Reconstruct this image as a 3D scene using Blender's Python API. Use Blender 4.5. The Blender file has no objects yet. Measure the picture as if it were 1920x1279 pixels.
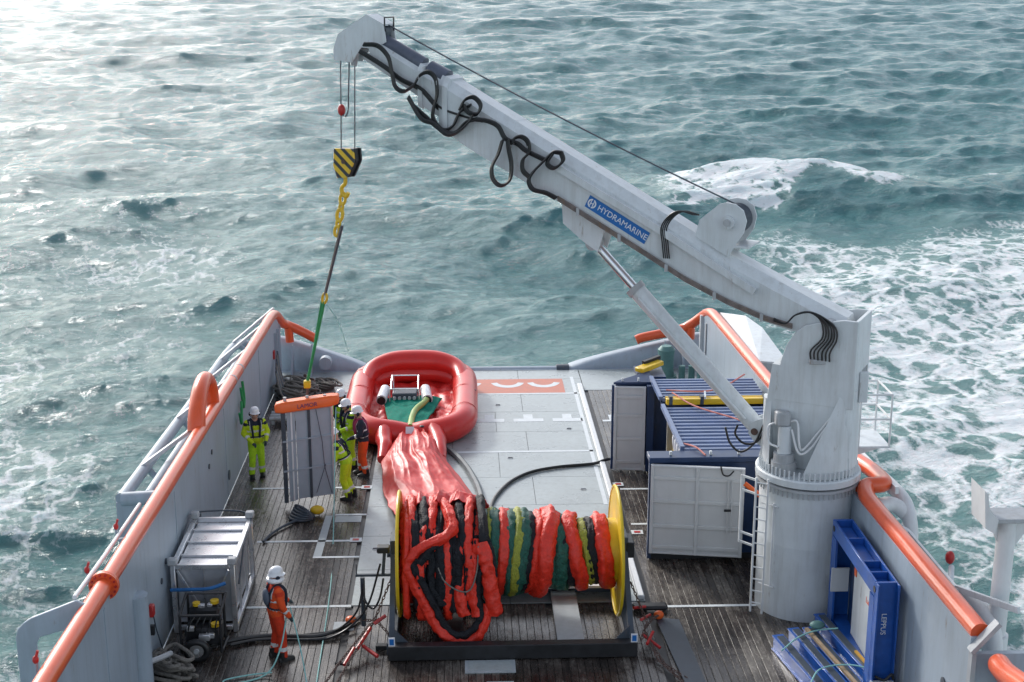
import bpy, math, random
import numpy as np
from mathutils import Vector, Matrix, noise, Quaternion
R = math.radians
random.seed(7)
scene = bpy.context.scene
COL = scene.collection

# ------------------------------------------------------------ camera, sky, sun
cam_d = bpy.data.cameras.new("camera"); cam = bpy.data.objects.new("camera", cam_d); COL.objects.link(cam)
cam_d.sensor_width = 36.0; cam_d.lens = 48.75; cam_d.clip_start = 0.1; cam_d.clip_end = 6000
cam.location = (0, 0, 12.3)
cam.rotation_euler = (R(90 - 15.1), 0, R(-2.1))
scene.camera = cam
SUN_AZ, SUN_EL = -31.0, 29.0          # degrees: azimuth from +Y towards +X, elevation
world = bpy.data.worlds.new("World"); scene.world = world; world.use_nodes = True
wn = world.node_tree; bg = wn.nodes["Background"]
sky = wn.nodes.new("ShaderNodeTexSky"); sky.sky_type = 'NISHITA'; sky.sun_disc = False
sky.sun_elevation = R(SUN_EL); sky.sun_rotation = R(SUN_AZ)
sky.air_density = 1.0; sky.dust_density = 1.6; sky.ozone_density = 1.3
veil = wn.nodes.new("ShaderNodeHueSaturation"); veil.inputs['Saturation'].default_value = 0.48
wn.links.new(sky.outputs[0], veil.inputs['Color']); wn.links.new(veil.outputs[0], bg.inputs[0]); bg.inputs[1].default_value = 0.15
sl = bpy.data.lights.new("sun", 'SUN'); sl.energy = 1.7; sl.angle = R(8); sl.color = (1.0, 0.97, 0.93)
so = bpy.data.objects.new("sun", sl); COL.objects.link(so)
sd = Vector((math.sin(R(SUN_AZ)) * math.cos(R(SUN_EL)), math.cos(R(SUN_AZ)) * math.cos(R(SUN_EL)), math.sin(R(SUN_EL))))
so.rotation_euler = sd.to_track_quat('Z', 'Y').to_euler(); so.location = (-20, 40, 40)
vs = scene.view_settings
vs.view_transform = 'Standard'; vs.look = 'None'; vs.exposure = 0.70; vs.gamma = 1.0; vs.use_curve_mapping = False

# ------------------------------------------------------------ materials
def mat(name, col, rough=0.5, metal=0.0, var=0.12, scale=3.0, bump=0.0, bscale=30.0, rust=0.0, coat=0.0,
        stretch=(1, 1, 1), rvar=0.15, col2=None, cthr=0.5, spec=0.5):
    m = bpy.data.materials.new(name); m.use_nodes = True
    nt = m.node_tree; N = nt.nodes; L = nt.links; b = N["Principled BSDF"]
    g = N.new("ShaderNodeNewGeometry"); mp = N.new("ShaderNodeMapping"); mp.inputs['Scale'].default_value = stretch
    L.new(g.outputs['Position'], mp.inputs[0])
    n1 = N.new("ShaderNodeTexNoise"); n1.inputs['Scale'].default_value = scale; n1.inputs['Detail'].default_value = 6
    n1.inputs['Roughness'].default_value = 0.65
    L.new(mp.outputs[0], n1.inputs[0])
    r = N.new("ShaderNodeValToRGB"); e = r.color_ramp.elements
    e[0].position = 0.3; e[1].position = 0.72
    c = Vector(col)
    e[0].color = (*(c * (1 - var)), 1); e[1].color = (*(Vector(min(x, 1.0) for x in c * (1 + var))), 1)
    L.new(n1.outputs[0], r.inputs[0]); out = r.outputs[0]
    if col2 is not None:
        n3 = N.new("ShaderNodeTexNoise"); n3.inputs['Scale'].default_value = scale * 2.3; n3.inputs['Detail'].default_value = 8
        L.new(mp.outputs[0], n3.inputs[0])
        r3 = N.new("ShaderNodeValToRGB"); r3.color_ramp.elements[0].position = cthr; r3.color_ramp.elements[1].position = cthr + 0.08
        L.new(n3.outputs[0], r3.inputs[0])
        mx = N.new("ShaderNodeMix"); mx.data_type = 'RGBA'; L.new(r3.outputs[0], mx.inputs[0]); L.new(out, mx.inputs[6])
        mx.inputs[7].default_value = (*col2, 1); out = mx.outputs[2]
    if rust > 0:
        mp2 = N.new("ShaderNodeMapping"); mp2.inputs['Scale'].default_value = (3.5, 3.5, 0.8)
        L.new(g.outputs['Position'], mp2.inputs[0])
        n2 = N.new("ShaderNodeTexNoise"); n2.inputs['Scale'].default_value = 1.6; n2.inputs['Detail'].default_value = 9; n2.inputs['Roughness'].default_value = 0.75
        L.new(mp2.outputs[0], n2.inputs[0])
        r2 = N.new("ShaderNodeValToRGB"); r2.color_ramp.elements[0].position = 0.66 - rust * 0.16; r2.color_ramp.elements[1].position = 0.80 - rust * 0.16
        L.new(n2.outputs[0], r2.inputs[0])
        mx = N.new("ShaderNodeMix"); mx.data_type = 'RGBA'; L.new(r2.outputs[0], mx.inputs[0]); L.new(out, mx.inputs[6])
        mx.inputs[7].default_value = (0.20, 0.13, 0.075, 1); out = mx.outputs[2]
        mp4 = N.new("ShaderNodeMapping"); mp4.inputs['Scale'].default_value = (6, 6, 0.55); L.new(g.outputs['Position'], mp4.inputs[0])
        n4 = N.new("ShaderNodeTexNoise"); n4.inputs['Scale'].default_value = 1.1; n4.inputs['Detail'].default_value = 8; n4.inputs['Roughness'].default_value = 0.7; L.new(mp4.outputs[0], n4.inputs[0])
        g4 = N.new("ShaderNodeMapRange"); g4.inputs[1].default_value = 0.46; g4.inputs[2].default_value = 0.74; g4.inputs[4].default_value = min(rust * 1.1, .5); L.new(n4.outputs[0], g4.inputs[0])
        mx4 = N.new("ShaderNodeMix"); mx4.data_type = 'RGBA'; L.new(g4.outputs[0], mx4.inputs[0]); L.new(out, mx4.inputs[6]); mx4.inputs[7].default_value = (c[0] * .52, c[1] * .48, c[2] * .42, 1); out = mx4.outputs[2]
    L.new(out, b.inputs['Base Color'])
    mr = N.new("ShaderNodeMapRange"); mr.inputs['To Min'].default_value = max(rough - rvar, 0.03); mr.inputs['To Max'].default_value = min(rough + rvar, 1)
    L.new(n1.outputs[0], mr.inputs[0]); L.new(mr.outputs[0], b.inputs['Roughness'])
    b.inputs['Metallic'].default_value = metal; b.inputs['Coat Weight'].default_value = coat
    b.inputs['Specular IOR Level'].default_value = spec
    if bump > 0:
        nb = N.new("ShaderNodeTexNoise"); nb.inputs['Scale'].default_value = bscale; nb.inputs['Detail'].default_value = 5
        L.new(mp.outputs[0], nb.inputs[0])
        bp = N.new("ShaderNodeBump"); bp.inputs['Strength'].default_value = bump; bp.inputs['Distance'].default_value = 0.03
        L.new(nb.outputs[0], bp.inputs['Height']); L.new(bp.outputs[0], b.inputs['Normal'])
    return m

GREY = mat("grey_marine_paint", (0.335, 0.40, 0.465), 0.42, rust=0.30, var=0.08, scale=1.2, bump=0.05, bscale=4)
CRANE = mat("pale_crane_paint", (0.60, 0.64, 0.665), 0.42, rust=0.33, var=0.08, scale=1.5)
CRANED = mat("crane_grey_underside", (0.40, 0.42, 0.44), 0.5, rust=0.45, var=0.15, scale=3)
WHITE = mat("white_paint", (0.68, 0.70, 0.71), 0.4, rust=0.2, var=0.06, scale=2)
ORANGE = mat("orange_pipe_paint", (0.72, 0.095, 0.022), 0.33, var=0.1, scale=2.5, rust=0.1, coat=0.3)
STEELP = mat("wet_steel_deck_paint", (0.35, 0.39, 0.395), 0.30, rust=0.36, var=0.16, scale=0.9, bump=0.06, bscale=9, rvar=0.18)
MARK = mat("worn_white_deck_paint", (0.62, 0.66, 0.68), 0.45, var=0.1, scale=6)
MARKG = mat("worn_grey_deck_paint", (0.36, 0.40, 0.42), 0.45, var=0.15, scale=6)
REDMARK = mat("faded_red_deck_paint", (0.52, 0.16, 0.10), 0.45, var=0.15, scale=5)
RED = mat("red_coated_fabric", (0.60, 0.022, 0.018), 0.46, var=0.14, scale=4, bump=0.25, bscale=7, rvar=0.1)
REDTUBE = mat("red_inflated_rubber", (0.62, 0.026, 0.020), 0.30, var=0.08, scale=2, bump=0.06, bscale=10, rvar=0.06)
COILRED = mat("orange_red_boom_fabric", (0.70, 0.030, 0.012), 0.48, var=0.22, scale=9, bump=0.9, bscale=16)
COILBLK = mat("black_wet_net", (0.010, 0.012, 0.016), 0.6, spec=0.3, var=0.5, scale=14, bump=1.0, bscale=34)
COILGRN = mat("green_net", (0.012, 0.10, 0.07), 0.5, var=0.5, scale=25, bump=1.0, bscale=45)
COILYEL = mat("olive_yellow_net", (0.30, 0.32, 0.035), 0.5, var=0.35, scale=25, bump=0.9, bscale=45)
NETGRN = mat("teal_green_net", (0.004, 0.20, 0.14), 0.8, spec=0.15, var=0.25, scale=9, bump=0.5, bscale=25)
NAVY = mat("navy_container_paint", (0.012, 0.035, 0.10), 0.4, var=0.25, scale=3, rust=0.1)
ROOFB = mat("blue_grey_roof_paint", (0.115, 0.165, 0.30), 0.35, var=0.2, scale=2.5, rust=0.15)
BLUE = mat("royal_blue_paint", (0.012, 0.085, 0.36), 0.38, var=0.22, scale=3, rust=0.1, coat=0.2)
DOORG = mat("light_grey_door_paint", (0.55, 0.57, 0.59), 0.45, var=0.05, scale=2, rust=0.1)
YEL = mat("yellow_paint", (0.70, 0.46, 0.02), 0.35, var=0.12, scale=4, rust=0.1)
YELB = mat("safety_yellow_flange_paint", (0.66, 0.46, 0.015), 0.4, var=0.12, scale=3, rust=0.12)
ALU = mat("bare_aluminium", (0.72, 0.73, 0.75), 0.30, metal=0.85, var=0.06, scale=5)
ALUP = mat("brushed_aluminium_sheet", (0.50, 0.52, 0.56), 0.42, metal=0.7, var=0.1, scale=3)
CHROME = mat("chromed_rod", (0.75, 0.76, 0.78), 0.10, metal=1.0, var=0.02)
DARK = mat("dark_blue_grey_steel", (0.050, 0.065, 0.085), 0.42, var=0.25, scale=4, rust=0.15)
BLACK = mat("black_steel", (0.014, 0.015, 0.018), 0.45, var=0.4, scale=6)
RUBBER = mat("black_rubber_hose", (0.012, 0.013, 0.015), 0.4, var=0.3, scale=8)
SLIDE = mat("dark_slide_steel", (0.085, 0.10, 0.14), 0.35, var=0.2, scale=5)
PIPER = mat("rusty_pipe_bundle", (0.17, 0.145, 0.135), 0.6, var=0.4, scale=7, rust=0.9)
RUSTY = mat("rusty_chain", (0.10, 0.06, 0.05), 0.7, var=0.4, scale=15)
REDP = mat("red_tool_paint", (0.42, 0.02, 0.02), 0.4, var=0.2)
ROPE = mat("weathered_rope", (0.20, 0.185, 0.165), 0.85, var=0.3, scale=20, bump=0.9, bscale=60)
TEALR = mat("pale_teal_rope", (0.25, 0.52, 0.50), 0.7, var=0.15, scale=15)
GREENR = mat("green_strap", (0.02, 0.26, 0.08), 0.6, var=0.2, scale=10)
BLUER = mat("blue_strap", (0.02, 0.14, 0.38), 0.6, var=0.2, scale=10)
LOGOB = mat("logo_blue", (0.008, 0.13, 0.42), 0.35, var=0.08)
PRINTW = mat("print_white", (0.72, 0.74, 0.78), 0.5, var=0.03)
PRINTP = mat("print_purple", (0.12, 0.03, 0.14), 0.5, var=0.05)
FLOATO = mat("float_orange", (0.80, 0.13, 0.02), 0.38, var=0.08, scale=3)
GREENC = mat("pale_sea_green_paint", (0.10, 0.22, 0.21), 0.5, var=0.2)
HIVIS = mat("hivis_yellow_cloth", (0.42, 0.70, 0.015), 0.8, var=0.18, scale=12, bump=0.6, bscale=18)
HIVISY = mat("hivis_lime_cloth", (0.52, 0.66, 0.01), 0.8, var=0.18, scale=12, bump=0.6, bscale=18)
NAVYC = mat("navy_cloth", (0.012, 0.018, 0.035), 0.85, var=0.3, scale=12, bump=0.6, bscale=18)
ORANGEC = mat("orange_work_cloth", (0.72, 0.075, 0.01), 0.8, var=0.15, scale=10, bump=0.7, bscale=16)
ORANGET = mat("red_orange_trouser_cloth", (0.58, 0.035, 0.006), 0.8, var=0.2, scale=10, bump=0.7, bscale=16)
REFL = mat("reflective_tape", (0.62, 0.64, 0.64), 0.35, var=0.08)
SKIN = mat("skin", (0.50, 0.28, 0.20), 0.55, var=0.06)
HELM = mat("helmet_white", (0.74, 0.75, 0.78), 0.3, var=0.04)
BOOT = mat("black_boot_leather", (0.012, 0.012, 0.013), 0.5, var=0.2)
GLOVE = mat("dark_glove", (0.03, 0.05, 0.06), 0.7, var=0.2)
PINK = mat("dark_pink_webbing", (0.30, 0.03, 0.09), 0.7, var=0.2)

PANELG = mat("blue_grey_panel_paint", (0.33, 0.38, 0.43), 0.45, var=0.08, scale=3)
def plank_mat():
    m = bpy.data.materials.new("wet_timber_planks"); m.use_nodes = True
    nt = m.node_tree; N = nt.nodes; L = nt.links; b = N["Principled BSDF"]
    g = N.new("ShaderNodeNewGeometry"); oi = N.new("ShaderNodeObjectInfo")
    ad = N.new("ShaderNodeVectorMath"); ad.operation = 'ADD'
    cm = N.new("ShaderNodeCombineXYZ"); mm = N.new("ShaderNodeMath"); mm.operation = 'MULTIPLY'; mm.inputs[1].default_value = 37.0
    L.new(oi.outputs['Random'], mm.inputs[0]); L.new(mm.outputs[0], cm.inputs[1])
    L.new(g.outputs['Position'], ad.inputs[0]); L.new(cm.outputs[0], ad.inputs[1])
    mp = N.new("ShaderNodeMapping"); mp.inputs['Scale'].default_value = (16, 0.9, 8); L.new(ad.outputs[0], mp.inputs[0])
    n1 = N.new("ShaderNodeTexNoise"); n1.inputs['Scale'].default_value = 1.5; n1.inputs['Detail'].default_value = 8; n1.inputs['Roughness'].default_value = 0.7
    L.new(mp.outputs[0], n1.inputs[0])
    big = N.new("ShaderNodeTexNoise"); big.inputs['Scale'].default_value = 0.55; big.inputs['Detail'].default_value = 5; L.new(g.outputs['Position'], big.inputs[0])
    mpm = N.new("ShaderNodeMapping"); mpm.inputs['Scale'].default_value = (7, 2.6, 4); L.new(g.outputs['Position'], mpm.inputs[0])
    mid = N.new("ShaderNodeTexNoise"); mid.inputs['Scale'].default_value = 1.2; mid.inputs['Detail'].default_value = 9; mid.inputs['Roughness'].default_value = 0.75; L.new(mpm.outputs[0], mid.inputs[0])
    s = N.new("ShaderNodeMath"); s.operation = 'MULTIPLY_ADD'; s.inputs[1].default_value = 0.30
    L.new(oi.outputs['Random'], s.inputs[0]); L.new(n1.outputs[0], s.inputs[2])
    s2 = N.new("ShaderNodeMath"); s2.operation = 'ADD'; L.new(s.outputs[0], s2.inputs[0]); L.new(big.outputs[0], s2.inputs[1])
    s3 = N.new("ShaderNodeMath"); s3.operation = 'ADD'; L.new(s2.outputs[0], s3.inputs[0]); L.new(mid.outputs[0], s3.inputs[1])
    mr0 = N.new("ShaderNodeMapRange"); mr0.inputs[1].default_value = 1.15; mr0.inputs[2].default_value = 2.15; L.new(s3.outputs[0], mr0.inputs[0])
    r = N.new("ShaderNodeValToRGB"); e = r.color_ramp.elements
    e[0].position = 0.1; e[0].color = (0.014, 0.012, 0.011, 1); e[1].position = 0.92; e[1].color = (0.20, 0.18, 0.155, 1)
    e2 = e.new(0.5); e2.color = (0.050, 0.041, 0.036, 1)
    L.new(mr0.outputs[0], r.inputs[0]); L.new(r.outputs[0], b.inputs['Base Color'])
    mr = N.new("ShaderNodeMapRange"); mr.inputs[1].default_value = 0.35; mr.inputs[2].default_value = 0.65; mr.inputs[3].default_value = 0.08; mr.inputs[4].default_value = 0.36
    L.new(mid.outputs[0], mr.inputs[0]); L.new(mr.outputs[0], b.inputs['Roughness'])
    bp = N.new("ShaderNodeBump"); bp.inputs['Strength'].default_value = 0.35; bp.inputs['Distance'].default_value = 0.02
    L.new(n1.outputs[0], bp.inputs['Height']); L.new(bp.outputs[0], b.inputs['Normal'])
    return m
PLANK = plank_mat()

# ------------------------------------------------------------ mesh helpers
class M:
    def __init__(s): s.v = []; s.f = []; s.mi = []; s.cur = 0
    def add(s, vs, fs):
        o = len(s.v); s.v += [tuple(v) for v in vs]
        for f in fs: s.f.append(tuple(i + o for i in f)); s.mi.append(s.cur)
        return s
    def box(s, a, b, rot=None, c=None):
        x0, y0, z0 = a; x1, y1, z1 = b
        vs = [Vector((x, y, z)) for z in (z0, z1) for y in (y0, y1) for x in (x0, x1)]
        if rot is not None:
            cc = Vector(c) if c is not None else (Vector(a) + Vector(b)) / 2
            vs = [rot @ (v - cc) + cc for v in vs]
        return s.add(vs, [(0, 2, 3, 1), (4, 5, 7, 6), (0, 1, 5, 4), (2, 6, 7, 3), (0, 4, 6, 2), (1, 3, 7, 5)])
    def beam(s, p, q, w, h, up=(0, 0, 1)):
        p = Vector(p); q = Vector(q); d = (q - p).normalized(); u = Vector(up)
        x = d.cross(u)
        if x.length < 1e-4: x = d.cross(Vector((0, 1, 0)))
        x.normalize(); z = x.cross(d).normalized(); vs = []
        for e in (p, q):
            for a, b in ((-1, -1), (1, -1), (1, 1), (-1, 1)): vs.append(e + x * a * w / 2 + z * b * h / 2)
        return s.add(vs, [(3, 2, 1, 0), (4, 5, 6, 7), (0, 1, 5, 4), (1, 2, 6, 5), (2, 3, 7, 6), (3, 0, 4, 7)])
    def tube(s, pts, r, n=10, closed=False, caps=True, jit=0.0, jf=3.0, r2=None, seed=0, ell=None, pleat=0.0):
        P = [Vector(p) for p in pts]; m = len(P); T = []
        for i in range(m):
            if closed: t = P[(i + 1) % m] - P[i - 1]
            else: t = P[min(i + 1, m - 1)] - P[max(i - 1, 0)]
            T.append(t.normalized())
        a = Vector((0, 0, 1)) if abs(T[0].z) < 0.9 else Vector((1, 0, 0))
        x = T[0].cross(a).normalized(); vs = []
        for i in range(m):
            if i: x = (x - T[i] * x.dot(T[i])).normalized()
            y = T[i].cross(x)
            rr = r if not callable(r) else r(i / max(m - 1, 1))
            if r2 is not None and not callable(r): rr = r + (r2 - r) * i / max(m - 1, 1)
            for k in range(n):
                w = 2 * math.pi * k / n; q = rr
                if jit:
                    pp = P[i] + (x * math.cos(w) + y * math.sin(w)) * rr
                    q = rr * (1 + jit * noise.noise(pp * jf + Vector((seed, seed * 2, 0))))
                if pleat: q *= 1 + pleat * math.sin(5 * w + 4 * noise.noise(P[i] * 1.7 + Vector((seed, 0, 0)))) * (.6 + .8 * noise.noise(P[i] * 5 + Vector((0, seed, 0)))) + pleat * .25 * max(0, noise.noise(P[i] * 9 + Vector((seed, 3, 0))))
                vs.append(P[i] + x * math.cos(w) * q + y * math.sin(w) * q * (ell or 1))
        fs = []
        for i in range(m if closed else m - 1):
            j = (i + 1) % m
            for k in range(n):
                l = (k + 1) % n; fs.append((i * n + k, i * n + l, j * n + l, j * n + k))
        if caps and not closed: fs.append(tuple(range(n - 1, -1, -1))); fs.append(tuple((m - 1) * n + k for k in range(n)))
        return s.add(vs, fs)
    def cyl(s, p, q, r, r2=None, n=24): return s.tube([p, q], r, n, r2=r if r2 is None else r2)
    def prism(s, poly, ext):
        "poly: list of 3D points (planar), ext: extrusion vector"
        n = len(poly); e = Vector(ext); P = [Vector(p) for p in poly]
        return s.add(P + [p + e for p in P], [tuple(range(n - 1, -1, -1)), tuple(range(n, 2 * n))] + [(i, (i + 1) % n, n + (i + 1) % n, n + i) for i in range(n)])
    def ball(s, c, r, n=14, m=8, sc=(1, 1, 1)):
        c = Vector(c); vs = []; fs = []
        for j in range(m + 1):
            t = math.pi * j / m
            for k in range(n):
                a = 2 * math.pi * k / n
                vs.append(c + Vector((math.sin(t) * math.cos(a) * sc[0], math.sin(t) * math.sin(a) * sc[1], math.cos(t) * sc[2])) * r)
        for j in range(m):
            for k in range(n):
                l = (k + 1) % n; fs.append((j * n + k, (j + 1) * n + k, (j + 1) * n + l, j * n + l))
        return s.add(vs, fs)
    def loft(s, secs, closed=True, caps=True):
        n = len(secs[0]); vs = [p for c in secs for p in c]; fs = []
        for i in range(len(secs) - 1):
            for k in range(n if closed else n - 1):
                l = (k + 1) % n; fs.append((i * n + k, i * n + l, (i + 1) * n + l, (i + 1) * n + k))
        if caps: fs.append(tuple(range(n - 1, -1, -1))); fs.append(tuple((len(secs) - 1) * n + k for k in range(n)))
        return s.add(vs, fs)
    def build(s, name, m, parent=None, smooth=True, bevel=0.0, tf=None, ang=38, **props):
        off = Vector((0, 0, 0)); p = parent
        if parent is not None and not parent.get("_local"):
            while p is not None: off += p.location; p = p.parent
        me = bpy.data.meshes.new(name)
        if parent is None:
            V = np.array(s.v); off = Vector(((V[:, 0].min() + V[:, 0].max()) / 2, (V[:, 1].min() + V[:, 1].max()) / 2, V[:, 2].min()))
        me.from_pydata([(v[0] - off[0], v[1] - off[1], v[2] - off[2]) for v in s.v], [], s.f)
        import bmesh
        bm = bmesh.new(); bm.from_mesh(me)
        bmesh.ops.remove_doubles(bm, verts=bm.verts, dist=1e-5)
        bmesh.ops.recalc_face_normals(bm, faces=bm.faces)
        if bevel > 0:
            es = [e for e in bm.edges if len(e.link_faces) == 2 and e.calc_face_angle(0) > R(40)]
            try: bmesh.ops.bevel(bm, geom=es, offset=bevel, segments=1, affect='EDGES', clamp_overlap=True)
            except Exception: pass
        bm.to_mesh(me); bm.free()
        for x in (m if isinstance(m, (list, tuple)) else [m]): me.materials.append(x)
        if isinstance(m, (list, tuple)) and len(s.mi) == len(me.polygons): me.polygons.foreach_set("material_index", s.mi)
        if smooth: me.shade_smooth(); me.set_sharp_from_angle(angle=R(ang))
        o = bpy.data.objects.new(name, me); COL.objects.link(o)
        if parent is None: o.location = off
        else: o.parent = parent
        if parent is not None and parent.get("_local"): o["_local"] = True
        for k, v in props.items(): o[k] = v
        return o

def thing(name, label, cat, loc=(0, 0, 0), group=None, local=False):
    o = bpy.data.objects.new(name, None); COL.objects.link(o); o.location = loc; o.empty_display_size = 0.3
    o["label"] = label; o["category"] = cat
    if group: o["group"] = group
    if local: o["_local"] = True
    return o
def tag(o, label, cat, group=None):
    o["label"] = label; o["category"] = cat
    if group: o["group"] = group
    return o
def child(name, parent, me):
    o = bpy.data.objects.new(name, me); COL.objects.link(o); o.parent = parent; return o
def smooth_path(pts, k=6, closed=False):
    P = [Vector(p) for p in pts]; out = []; n = len(P)
    for i in range(n if closed else n - 1):
        p0 = P[i - 1] if (closed or i > 0) else P[0] * 2 - P[1]; p1 = P[i]; p2 = P[(i + 1) % n]
        p3 = P[(i + 2) % n] if (closed or i + 2 < n) else p2 * 2 - p1
        for j in range(k):
            t = j / k
            out.append(0.5 * ((2 * p1) + (p2 - p0) * t + (2 * p0 - 5 * p1 + 4 * p2 - p3) * t * t + (3 * p1 - p0 - 3 * p2 + p3) * t ** 3))
    if not closed: out.append(P[-1])
    return out
def text_mesh(name, body, size, m, parent, origin, xdir, ydir, depth=0.004, align='CENTER'):
    cu = bpy.data.curves.new(name, 'FONT'); cu.body = body; cu.size = size; cu.extrude = depth; cu.align_x = align; cu.align_y = 'CENTER'
    to = bpy.data.objects.new(name + "_tmp", cu); COL.objects.link(to)
    dg = bpy.context.evaluated_depsgraph_get(); me = bpy.data.meshes.new_from_object(to.evaluated_get(dg))
    bpy.data.objects.remove(to)
    x = Vector(xdir).normalized(); y = Vector(ydir).normalized(); z = x.cross(y)
    mt = Matrix((x, y, z)).transposed().to_4x4()
    off = Vector((0, 0, 0)); p = parent
    while p is not None: off += p.location; p = p.parent
    me.transform(Matrix.Translation(Vector(origin) - off) @ mt)
    me.materials.clear(); me.materials.append(m)
    o = bpy.data.objects.new(name, me); COL.objects.link(o); o.parent = parent
    return o

# ------------------------------------------------------------ sea
def sea_z(X, Y): return -3.3 + math.tan(R(2.5)) * (Y - 40)
def build_sea():
    rng = np.random.default_rng(5)
    a_dense = np.concatenate([np.linspace(R(-55), R(-27), 131)[:-1], np.linspace(R(-27), R(24), 700), np.linspace(R(24), R(52), 131)[1:]]); a_side = np.linspace(R(52), R(305), 60)[1:-1]
    ang = np.concatenate([a_dense, a_side]); NA = len(ang)
    rad = np.concatenate([np.linspace(4, 24, 12)[:-1], np.geomspace(24, 420, 980), np.geomspace(420, 5000, 24)[1:]]); NR = len(rad)
    Rr, Aa = np.meshgrid(rad, ang, indexing='ij'); X = Rr * np.sin(Aa); Y = Rr * np.cos(Aa)
    dr = np.gradient(rad)[:, None] * np.ones((1, NA)); da = Rr * np.gradient(np.unwrap(ang))[None, :]
    sp = np.maximum(dr, da)
    def fft_patch(size, n, Lw, wind, lmin, lmax, std, chop, power, seed):
        g = np.random.default_rng(seed); k1 = 2 * math.pi * np.fft.fftfreq(n, size / n); KX, KY = np.meshgrid(k1, k1)
        K = np.hypot(KX, KY); K[0, 0] = 1; cw = (KX * math.cos(wind) + KY * math.sin(wind)) / K
        Pk = np.exp(-1 / (K * Lw) ** 2) / K ** power * (np.abs(cw) ** 3 * .92 + .08) * np.where(cw < 0, .15, 1)
        lam = 2 * math.pi / K; Pk *= (lam > lmin) * (lam < lmax); Pk[0, 0] = 0
        H0 = (g.normal(size=(n, n)) + 1j * g.normal(size=(n, n))) * np.sqrt(Pk)
        norm = std / np.real(np.fft.ifft2(H0)).std(); H0 *= norm; levels = []
        for cut in (0, .5, 1.2, 2.6, 5.5):
            Hc = H0 * (1 / (1 + (cut / lam) ** 6)) if cut else H0
            h = np.real(np.fft.ifft2(Hc)); dx = np.real(np.fft.ifft2(1j * KX / K * Hc)) * chop; dy = np.real(np.fft.ifft2(1j * KY / K * Hc)) * chop
            if cut == 0:
                d = size / n; jx = np.gradient(dx, d, axis=1); jy = np.gradient(dy, d, axis=0); jxy = np.gradient(dx, d, axis=0)
                J = (1 + jx) * (1 + jy) - jxy ** 2
            levels.append((h, dx, dy))
        return size, n, levels, J
    def sample(patch, rot, want_j=False):
        size, n, levels, J = patch; c, s_ = math.cos(rot), math.sin(rot)
        px = ((X * c + Y * s_) / size * n) % n; py = ((-X * s_ + Y * c) / size * n) % n
        i0 = px.astype(int) % n; j0 = py.astype(int) % n; fx = px - np.floor(px); fy = py - np.floor(py); i1 = (i0 + 1) % n; j1 = (j0 + 1) % n
        def bil(A): return (A[j0, i0] * (1 - fx) + A[j0, i1] * fx) * (1 - fy) + (A[j1, i0] * (1 - fx) + A[j1, i1] * fx) * fy
        lv = np.clip(np.log2(np.maximum(sp, .01) / .22) + 1, 0, 4 - 1e-6); li = lv.astype(int); lf = lv - li; out = [0, 0, 0]
        for q in range(3):
            st = [bil(L_[q]) for L_ in levels]; S_ = np.stack(st); a = np.take_along_axis(S_, li[None], 0)[0]; b = np.take_along_axis(S_, li[None] + 1, 0)[0]
            out[q] = a * (1 - lf) + b * lf
        return out[0], out[1] * c - out[2] * s_, out[1] * s_ + out[2] * c, (bil(J) if want_j else None)
    WD = R(108)
    Z, DX, DY, JJ = sample(fft_patch(131.0, 1024, 3.2, WD, .5, 60, .31, 0.85, 4.2, 11), 0.0, True)
    z2, dx2, dy2, _ = sample(fft_patch(37.3, 1024, 2.6, WD - .35, .12, 2.4, .032, .6, 3.7, 12), 0.35)
    Z += z2; DX += dx2; DY += dy2
    # the breaking crest on the right and the calmer, aerated water of the wake
    ridge = np.exp(-((Y - 88 + 0.10 * (X - 21) + 0.05 * (X - 19) ** 2 * 0.6) / 3.2) ** 2) * np.exp(-((X - 21) / 8.0) ** 4)
    Z += ridge * 1.15
    wake = 1 / (1 + np.exp(-(X - (11.5 + 0.03 * (Y - 30) + 0.10 * np.maximum(Y - 55, 0))) / 1.1)) * (1 / (1 + np.exp((Y - 76 - 2 * np.sin(X * 0.5)) / 2.0))) * (1 / (1 + np.exp((X - 60) / 3)))
    port = 1 / (1 + np.exp((X + 8.5 + .05 * (Y - 30)) / 1.3)) * (1 / (1 + np.exp((Y - 88) / 9))) * (.80 + .14 * np.sin(X * .31 + Y * .17) + .10 * np.sin(Y * .41 - X * .2 + 1.3))  # port-side foam streaks; their white also paints in sun glitter on the water
    stern = np.exp(-((Y - 53) / 9) ** 2) * np.exp(-((X - 1) / 9) ** 4)
    Z *= (1 - 0.35 * np.clip(wake, 0, 1)) * (1 - 0.35 * stern)
    crest = np.clip((Y - (78.5 + 5.5 / (1 + np.exp(-(X - 19.5) / .9)) + 1.5 * np.sin(X * .9))) / 2.0, 0, 1) * np.clip((97 + 0.0 * X - Y) / 5.0, 0, 1) * np.exp(-((X - 21.0) / 9.8) ** 6)
    cap = np.clip((.34 - JJ) / .35, 0, 1) * 0.75
    small = np.exp(-((Y - 92) / 2.0) ** 2) * np.exp(-((X - 36) / 1.6) ** 2)
    right2 = np.exp(-((Y - 77) / 1.5) ** 2) * np.clip((X - 28) / 3, 0, 1) * np.clip((44 - X) / 3, 0, 1)
    foam = np.clip(np.maximum.reduce([wake * 0.99, crest * 1.2, cap, small, right2 * 0.9, stern * 0.40, port * .96]), 0, 1.2)
    V = np.stack([X + DX, Y + DY, Z + (-3.3 + math.tan(R(2.5)) * (Y - 40)) * (Rr < 1e9)], -1).reshape(-1, 3)
    far = (Rr.reshape(-1) > 700)
    idx = np.arange(NR * NA).reshape(NR, NA)
    a = idx[:-1, :]; b = idx[1:, :]; a2 = np.roll(a, -1, 1); b2 = np.roll(b, -1, 1)
    F = np.stack([a, a2, b2, b], -1).reshape(-1, 4)
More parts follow.
